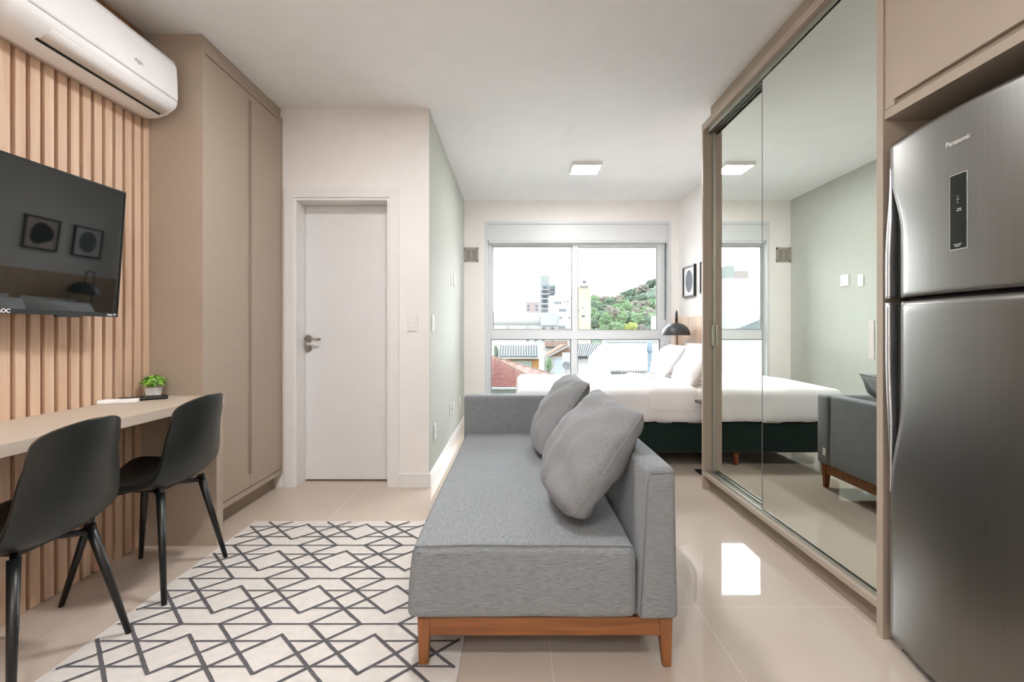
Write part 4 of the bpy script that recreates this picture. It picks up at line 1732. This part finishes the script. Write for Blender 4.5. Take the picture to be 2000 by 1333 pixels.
def block(name, label, cat, px0, px1, pytop, Y, depth, m, wins=(), zbot=GZ, wm=None, extra=None, mirror=False):
    def X(px):
        return (px - VX) / F * Y if not mirror else 2.70 - (px - VX) / F * Y
    x0, x1 = sorted((X(px0), X(px1)))
    zt_ = HC - (pytop - VY) / F * Y
    t = thing(name, label, cat, ((x0 + x1) / 2, Y + depth / 2, zbot))
    cx, cy = (x0 + x1) / 2, Y + depth / 2
    B('wall', (x0 - cx, x1 - cx, -depth / 2, depth / 2, 0, zt_ - zbot), m, t)
    for (a, b_, c, e) in wins:
        xa, xb = sorted((X(a), X(b_)))
        za = HC - (e - VY) / F * Y
        zb_ = HC - (c - VY) / F * Y
        B('window', (xa - cx, xb - cx, -depth / 2 - 0.05, -depth / 2 + 0.05, za - zbot, zb_ - zbot), wm or M_bwin, t)
    return t


def wrow(xs, w_, y0, y1):
    return [(x, x + w_, y0, y1) for x in xs]


# tower under construction
tw = block('apartment_tower', 'slim grey concrete tower rising behind the white buildings', 'building', 1056, 1073, 538, 220, 14, M_bgrey,
           [(1060, 1068, y, y + 5.5) for y in (559, 567.5, 577, 586.5, 596.5)] + [(1070, 1072.5, y, y + 2.5) for y in (577, 587, 597)])
Yt = 219


def addb(t, name, px0, px1, py0, py1, Y, depth, m):
    x0, x1 = (px0 - VX) / F * Y, (px1 - VX) / F * Y
    z0, z1 = HC - (py1 - VY) / F * Y, HC - (py0 - VY) / F * Y
    L = t.location
    return B(name, (x0 - L.x, x1 - L.x, Y - L.y, Y + depth - L.y, z0 - L.z, z1 - L.z), m, t)


addb(tw, 'side_wing', 1073, 1085, 556, 575, Yt, 10, M_bgrey)
for y in (560, 569):
    addb(tw, 'window', 1076, 1084, y, y + 6, Yt - 1, 1.0, M_bwin)
for y in (565, 574, 583.5, 593.5, 603):
    addb(tw, 'floor_slab', 1055.5, 1075, y, y + 1.4, Yt - 0.6, 1.0, M_bw)
t = block('apartment_block', 'small pale pink block left of the concrete tower', 'building', 1028, 1054, 590, 180, 12, M_bpink,
          [(1030, 1034, 596, 600), (1030, 1034, 603, 607), (1046, 1050, 596, 600), (1046, 1050, 603, 607)])
o = block('warehouse', 'long low white building across the left window pane', 'building', 800, 1090, 611, 90, 15, M_bw,
          wrow((1059, 1076), 6, 640, 645) + wrow((1028, 1044, 1059, 1076), 5, 663, 667))
addb(o, 'parapet_band', 800, 1056, 629, 633, 89.7, 0.4, M_bgrey)
addb(o, 'wall_panel', 1056, 1089, 616, 636, 89.6, 0.5, omat('blue_grey_panel', (116, 119, 125), 0.8))
addb(o, 'downpipe', 991, 992, 637, 648, 89.7, 0.4, M_bgrey)
addb(o, 'downpipe', 1029, 1030, 637, 648, 89.7, 0.4, M_bgrey)
o = block('apartment_block', 'stepped white block with small dark windows behind the centre mullion', 'building', 1074, 1131, 579, 110, 5, M_bw,
          wrow((1083, 1086.5, 1090, 1093.5), 2.0, 590, 594) + wrow((1092.5, 1096, 1099.5, 1103), 2.2, 604, 609) +
          wrow((1093, 1096), 1.4, 619, 623) + wrow((1091, 1094.5, 1098, 1101.5), 1.8, 637, 642) + wrow((1100, 1105, 1109), 2, 589, 590.5) + wrow((1111,), 2, 619, 623))
addb(o, 'rooftop_room', 1100, 1113, 558, 579, 112, 10, M_bw)
t = block('cream_tower', 'cream tower with stained wall directly right of the centre mullion', 'building', 1126, 1154, 560, 80, 5, M_bcream,
          [(1136, 1142, 616, 620), (1129, 1131, 605, 608), (1137, 1139, 600, 603)])
addb(t, 'roof_tank', 1136, 1147, 548, 560, 82, 3, M_bw)
addb(t, 'roof_tank', 1139, 1144, 548, 552, 81.8, 0.3, M_bwin)
addb(t, 'roof_parapet', 1133, 1149, 557, 560, 79.6, 0.4, M_bgrey)
block('white_house', 'small white wall at the right foot of the wooded hill', 'building', 1274, 1290, 617, 60, 0.6, M_bw)


# hill and trees
def ground_mound(name, pts, Y, depth, m):
    """terrain from a skyline drawn at distance Y, sloping down towards the viewer"""
    bm = bmesh.new()
    rows = []
    for k, (f_, yoff) in enumerate(((0.0, -depth), (0.45, -depth * .6), (0.8, -depth * .3), (1.0, 0), (0.9, depth * .5), (0.0, depth * 1.2))):
        row = []
        for (px, py) in pts:
            x = (px - VX) / F * Y
            z = HC - (py - VY) / F * Y
            row.append(bm.verts.new((x, Y + yoff, GZ + (z - GZ) * f_)))
        rows.append(row)
    for a, b_ in zip(rows, rows[1:]):
        for k in range(len(a) - 1):
            f = bm.faces.new((a[k], a[k + 1], b_[k + 1], b_[k]))
            f.smooth = True
    return struct(name, bm, m)


o = ground_mound('hill', [(1080, 640), (1120, 615), (1150, 592), (1180, 590), (1210, 582), (1240, 572), (1270, 558), (1300, 545), (1360, 520), (1480, 500), (1700, 560)], 260, 160, M_t1)


def terrain(px_, Y):
    sk = [(1080, 640), (1120, 615), (1150, 592), (1180, 590), (1210, 582), (1240, 572), (1270, 558), (1300, 545), (1360, 520)]
    py_ = 640
    for (a, pa), (b_, pb) in zip(sk, sk[1:]):
        if a <= px_ <= b_:
            py_ = pa + (pb - pa) * (px_ - a) / (b_ - a)
    z_ = HC - (py_ - VY) / F * 260
    ks = [(100, 0.0), (164, .45), (212, .8), (260, 1.0)]
    f_ = 0
    for (a, fa), (b_, fb) in zip(ks, ks[1:]):
        if a <= Y <= b_:
            f_ = fa + (fb - fa) * (Y - a) / (b_ - a)
    return GZ + (z_ - GZ) * f_



def tree(label, px, py, Y, rpx, m, kind=0, group='trees on the hillside', squash=0.85, ground=None):
    c = P(px, py, Y)
    R = rpx / F * Y
    if ground is None:
        ground = terrain(VX + c.x * F / 260, Y) if Y >= 100 else GZ
    t = thing('tree', label, 'tree', (c.x, c.y, min(ground, c.z - R * 1.1)), (0, 0, 0), group)
    loc = Vector(t.location)
    bm = bmesh.new()
    bmesh.ops.create_icosphere(bm, subdivisions=5, radius=1.0)
    sd = Vector((px * .37, py * .21, Y * .11))
    for v in bm.verts:
        n0 = v.co.normalized()
        k = 1 + 0.28 * noise.noise(n0 * 1.6 + sd) + 0.22 * noise.noise(n0 * 4 + sd) + 0.16 * noise.noise(n0 * 9 + sd) + 0.14 * noise.noise(n0 * 20 + sd)
        v.co = Vector((n0.x * k * R, n0.y * k * R, n0.z * k * R * squash)) + (c - loc)
    obj('crown', bm, m, t)
    bm = bmesh.new()
    cyl(bm, (0, 0, 0), (0, 0, max(0.5, c.z - loc.z)), R * 0.07, R * 0.04, n=8)
    obj('trunk', bm, M_trunk, t)
    return t


TL = 'trees on the hillside'
rt = random.Random(21)
far = []
# ridge line trees
sky_ = [(1160, 577), (1172, 584), (1184, 583), (1197, 582), (1210, 578), (1222, 572), (1234, 568), (1246, 563), (1258, 557), (1270, 549), (1281, 545), (1292, 538)]
lab_r = 'tree on the wooded ridge against the white sky'
for k, (px, py) in enumerate(sky_):
    tree(lab_r, px, py + 6, 228 + 14 * (k % 2), rt.uniform(8, 11), (M_t4, M_t1, M_t1, M_t4)[k % 4], group='trees on the ridge')
lab_m = 'dense tree on the middle of the wooded slope'
for row, (py, Y, rr) in enumerate(((594, 205, 10), (604, 180, 11), (618, 152, 12))):
    px = 1158
    k = 0
    while px < 1300:
        tree(lab_m, px + rt.uniform(-3, 3), py + rt.uniform(-7, 4) - max(0, (px - 1230)) * 0.12, Y + (-9, 9, 0)[k % 3], rr * rt.uniform(.8, 1.2),
             rt.choice((M_t1, M_t2, M_t2, M_t4, M_t1)), group='trees on the middle slope')
        px += rr * 1.05
        k += 1
lab_f = 'leafy tree at the foot of the wooded hill'
for (px, py, rr, m) in ((1160, 632, 10, M_t1), (1172, 634, 9, M_t2), (1185, 622, 12, M_t2), (1200, 612, 11, M_t4), (1212, 620, 13, M_t2), (1228, 622, 12, M_t1), (1245, 622, 12, M_t2), (1260, 628, 11, M_t1), (1276, 622, 12, M_t2)):
    tree(lab_f, px, py, 112 + 8 * (int(px) % 3), rr, m, group='trees at the foot of the hill')
for (px, py, rr, m, lb) in ((1202, 641, 14, M_t2, 'low round mid-green bush just above the window transom'),
                            (1232, 641, 12, M_t3, 'bright yellow-green bush just above the window transom'),
                            (1254, 643, 9, M_t4, 'small dull bush right of the yellow-green one'),
                            (1180, 645, 10, M_t2, 'small green bush left of the low round one')):
    tree(lb, px, py, 90, rr, m, group=None)
o = tree('dark narrow cypress beside the grey corrugated roof', 969, 690, 48, 4.0, M_t1, group=None, squash=3.4)
tree('pale green shrub between the orange house and the gabled house', 1072, 714, 38, 6, M_t2, group=None, squash=2.2)


# roofs
def ribbed(name, quad, m, nrib, amp, parent, per=6, rows_=1, thick=0.12, step=0.0):
    """quad: eave_left, eave_right, top_right, top_left; ribs run eave to top"""
    a, b_, c, d = [Vector(q) for q in quad]
    nrm = (b_ - a).cross(d - a).normalized()
    if nrm.z < 0:
        nrm = -nrm
    bm = bmesh.new()
    nu = nrib * per
    L = parent.location
    grid = []
    vv = []
    for j in range(rows_):
        vv += [(j / rows_, 0), ((j + 1) / rows_ - 1e-3, 1)]
    for (v, st_) in vv:
        row = []
        for i in range(nu + 1):
            u = i / nu
            p = (a * (1 - u) + b_ * u) * (1 - v) + (d * (1 - u) + c * u) * v
            h_ = amp * math.cos(2 * PI * u * nrib) + (step * (1 - st_))
            row.append(bm.verts.new(p + nrm * h_ - L))
        grid.append(row)
    for r0, r1 in zip(grid, grid[1:]):
        for i in range(nu):
            f = bm.faces.new((r0[i], r0[i + 1], r1[i + 1], r1[i]))
            f.smooth = True
            if isinstance(m, (list, tuple)) and abs(((i + 0.5) / per) % 1.0 - 0.5) < 0.27:
                f.material_index = 1  # valley faces get the darker colour: channel shade painted in
    # underside slab
    vs = [bm.verts.new(x - nrm * thick - L) for x in (a, b_, c, d)]
    bm.faces.new(vs)
    return obj(name, bm, m, parent, recalc=False)


# red tiled hip roof house
A = P(955, 697, 34); A2 = P(780, 697, 34)
E = P(780, 757, 30); Cc = P(1075, 757, 30); Dd = P(1082, 734, 38)
hs = thing('tiled_roof_house', 'house with red clay pantile hip roof at the lower left of the window', 'house', ((E.x + Cc.x) / 2, 34, GZ))
ribbed('front_roof_slope', (E, Cc, A, A2), [M_tilep, M_tile], 58, 0.06, hs, rows_=14, step=0.04)
ribbed('side_roof_slope', (Cc, Dd, A + Vector((0.0, .05, 0)), A), [M_tilep, M_tileb], 34, 0.04, hs, rows_=8, step=0.04)
bm = bmesh.new()
tube(bm, [Cc - hs.location + Vector((0, 0, .05)), A - hs.location + Vector((0, 0, .05))], 0.10, 8)
tube(bm, [A - hs.location + Vector((0, 0, .06)), Dd - hs.location + Vector((0, 0, .06))], 0.09, 8)
obj('ridge_tiles', bm, M_tileb, hs)
B('wall', (E.x - hs.location.x + .3, Cc.x - hs.location.x - .3, 30.3 - 34, 38 - 34, 0, E.z - GZ), M_bgreen, hs)
B('gutter', (E.x - hs.location.x, Cc.x - hs.location.x, 29.8 - 34, 30.05 - 34, E.z - GZ - 0.10, E.z - GZ + 0.02), M_bw, hs)

# orange house with grey corrugated roof
e0, e1, t1_, t0_ = P(974, 697, 46), P(1051, 697, 46), P(1050, 674, 52), P(976, 674, 52)
hs = thing('corrugated_roof_house', 'orange house with a grey corrugated roof behind the red tiled one', 'house', ((e0.x + e1.x) / 2, 49, GZ))
ribbed('roof', (e0, e1, t1_, t0_), [M_roofg, M_roofd], 15, 0.07, hs)
B('wall', (e0.x - hs.location.x + .1, e1.x - hs.location.x + .1, -2.6, 3, 0, e0.z - GZ - 0.1), M_borange, hs)
B('pale_wall_panel', (e0.x - hs.location.x + 1.3, e1.x - hs.location.x - 0.6, -2.7, -2.58, 0, e0.z - GZ - 0.42), M_bgreen, hs)
B('fascia', (e0.x - hs.location.x, e1.x - hs.location.x + .15, -3.05, -2.85, e0.z - GZ - 0.22, e0.z - GZ - 0.06), M_bw, hs)

# gabled white house
hs = thing('gabled_house', 'small white house with brown tiled gable roof left of the mullion', 'house', (P(1090, 700, 42).x, 45, GZ))
L = hs.location
wl, wr_ = P(1072, 700, 42).x, P(1125, 700, 42).x
B('wall', (wl - L.x, wr_ - L.x, -3, 3, 0, P(1, 697, 42).z - GZ), M_bw, hs)
bm = bmesh.new()
q = [P(1073, 697, 42), P(1133, 697, 42), P(1108, 676, 42)]
fr_ = [bm.verts.new(p - L) for p in q]
bk_ = [bm.verts.new(p - L + Vector((0, 6, 0))) for p in q]
bm.faces.new(fr_); bm.faces.new(bk_[::-1])
for k in range(3):
    bm.faces.new((fr_[k], bk_[k], bk_[(k + 1) % 3], fr_[(k + 1) % 3]))
obj('tiled_gable', bm, M_tileb, hs)
ribbed('roof', (P(1068, 697, 41.5), P(1068, 697, 41.5) + Vector((0, 2.2, 0)), P(1108, 674, 41.5) + Vector((0, 2.2, 0)), P(1108, 674, 41.5)), [M_tileb, M_roofd], 10, 0.04, hs)
bm = bmesh.new()
a_, b2 = P(1067, 696.5, 41.4) - L, P(1108, 674, 41.4) - L
tube(bm, [a_ + Vector((0, 0, -.12)), b2 + Vector((0, 0, -.12))], 0.07, 6)
obj('barge_board', bm, M_bw, hs)
B('door_opening', (P(1082, 1, 42).x - L.x, P(1103, 1, 42).x - L.x, -3.06, -2.98, 0, P(1, 702, 42).z - GZ), omat('pale_blue_door', (112, 118, 124), 0.7), hs)
hs = thing('distant_tiled_house', 'brown tiled roof showing above the gabled house', 'house', (P(1084, 670, 62).x, 65, GZ))
L = hs.location
ribbed('roof', (P(1064, 678, 60), P(1108, 678, 60), P(1108, 666, 66), P(1064, 666, 66)), M_tileb, 26, 0.06, hs)
B('wall', (P(1060, 1, 60).x - L.x, P(1110, 1, 60).x - L.x, -4, 2, 0, P(1, 679.5, 60).z - GZ), M_bw, hs)

# satellite dish
ds = thing('satellite_dish', 'round grey satellite dish on a mast left of the lower mullion', 'satellite dish', (P(1106, 716, 26).x, 26, GZ))
zc = P(1, 716, 26).z - GZ
bm = bmesh.new()
lathe(bm, [(0.001, 0), (0.08, 0.01), (0.16, 0.035), (0.24, 0.075), (0.25, 0.085), (0.24, 0.085), (0.16, 0.047), (0.08, 0.022), (0.001, 0.012)], n=28)
bmesh.ops.rotate(bm, verts=bm.verts, cent=(0, 0, 0), matrix=Euler((math.radians(65), 0, math.radians(15))).to_matrix())
bmesh.ops.translate(bm, verts=bm.verts, vec=(0, 0, zc))
obj('reflector', bm, M_roofd, ds)
bm = bmesh.new()
cyl(bm, (0, 0.12, 0), (0, 0.12, zc + .1), 0.03, n=8)
obj('mast', bm, M_bgrey, ds)

# right-hand white buildings
wa = thing('garden_wall', 'white wall with a steep sloping top edge beside the grey ribbed roof', 'wall', (P(1168, 700, 21.5).x, 21.5, GZ))
L = wa.location
bm = bmesh.new()
q = [P(1150, 699, 21.5) - L, P(1187, 662, 21.5) - L, Vector((P(1187, 1, 21.5).x - L.x, 0, 0)), Vector((P(1150, 1, 21.5).x - L.x, 0, 0))]
fr_ = [bm.verts.new(p) for p in q]
bk_ = [bm.verts.new(p + Vector((0, 0.25, 0))) for p in q]
bm.faces.new(fr_); bm.faces.new(bk_[::-1])
for k in range(4):
    bm.faces.new((fr_[k], bk_[k], bk_[(k + 1) % 4], fr_[(k + 1) % 4]))
obj('wall', bm, M_bw, wa)
o = block('white_building', 'broad plain white wall filling the lower right pane', 'building', 1184, 1290, 664, 18, 0.8, M_bw)
addb(o, 'top_shade_band', 1184, 1290, 665.5, 668.5, 17.9, 0.3, M_bgrey)  # grey strip stands in for the shade line along the wall top
hs = thing('ribbed_roof_shed', 'pale shed with grey ribbed roof right of the lower mullion', 'house', (P(1140, 700, 30).x, 33, GZ))
L = hs.location
ribbed('roof', (P(1118, 697, 30), P(1168, 697, 30), P(1186, 671, 37), P(1118, 671, 37)), [M_roofg, M_roofd], 14, 0.05, hs)
B('wall', (P(1118, 1, 30).x - L.x, P(1164, 1, 30).x - L.x, -2.6, 3.4, 0, P(1, 698, 30).z - GZ), M_bw, hs)
hs = thing('lean_to_roof', 'dark corrugated lean-to roof at the foot of the broad white wall', 'roof', (P(1232, 730, 15).x, 15.5, GZ))
ribbed('roof', (P(1200, 742, 14.2), P(1276, 742, 14.2), P(1276, 725, 17), P(1190, 725, 17)), omat('dark_roofing', (58, 58, 56), 0.9), 18, 0.04, hs)
L = hs.location
B('wall', (P(1202, 1, 14.2).x - L.x, P(1274, 1, 14.2).x - L.x, 14.4 - L.y, 16.5 - L.y, 0, P(1, 743, 14.2).z - GZ - .1), M_bw, hs)
dp = thing('vent_pipe', 'blue-grey vertical duct with a cowl in front of the broad white wall', 'pipe', (P(1269, 700, 13.6).x, 13.6, GZ))
bm = bmesh.new()
z1 = P(1, 686, 13.6).z - GZ
cyl(bm, (0, 0, 0), (0, 0, z1), 0.062, n=20)
obj('duct', bm, M_pipe, dp)
bm = bmesh.new()
cyl(bm, (0, 0, z1 - 0.02), (0, 0, P(1, 669, 13.6).z - GZ), 0.075, 0.07, n=20)
obj('cowl', bm, M_pipe, dp)
bm = bmesh.new()
cyl(bm, (0, 0, P(1, 710.5, 13.6).z - GZ), (0, 0, P(1, 709, 13.6).z - GZ), 0.068, n=20)
obj('joint_band', bm, M_bgrey, dp)

# building seen only through the wardrobe mirrors
o = block('neighbour_building', 'large white neighbouring wall reflected in the wardrobe mirror', 'building', 1340, 1640, 544, 20, 10, M_bw, mirror=True)
block('reflected_tower', 'pale slim tower reflected in the mirror, taller of the two', 'building', 1419, 1434, 519, 120, 12, M_bgrey, mirror=True)
block('reflected_tower', 'pale low tower reflected in the mirror, wider of the two', 'building', 1437, 1462, 529, 150, 12, M_bpink, mirror=True)


def PM(px, py, Y):
    return Vector((2.70 - (px - VX) / F * Y, Y, HC - (py - VY) / F * Y))


hs = thing('neighbour_roof', 'grey ribbed sloping roof reflected in the wardrobe mirror', 'roof', (PM(1470, 640, 17).x, 17, GZ))
ribbed('roof', (PM(1420, 648, 16), PM(1560, 648, 16), PM(1560, 594, 18), PM(1430, 645, 18)), M_roofd, 16, 0.015, hs)
L = hs.location
B('wall', (PM(1560, 1, 16).x - L.x, PM(1425, 1, 16).x - L.x, -0.8, 1.5, 0, PM(1, 655, 16).z - GZ), M_bw, hs)
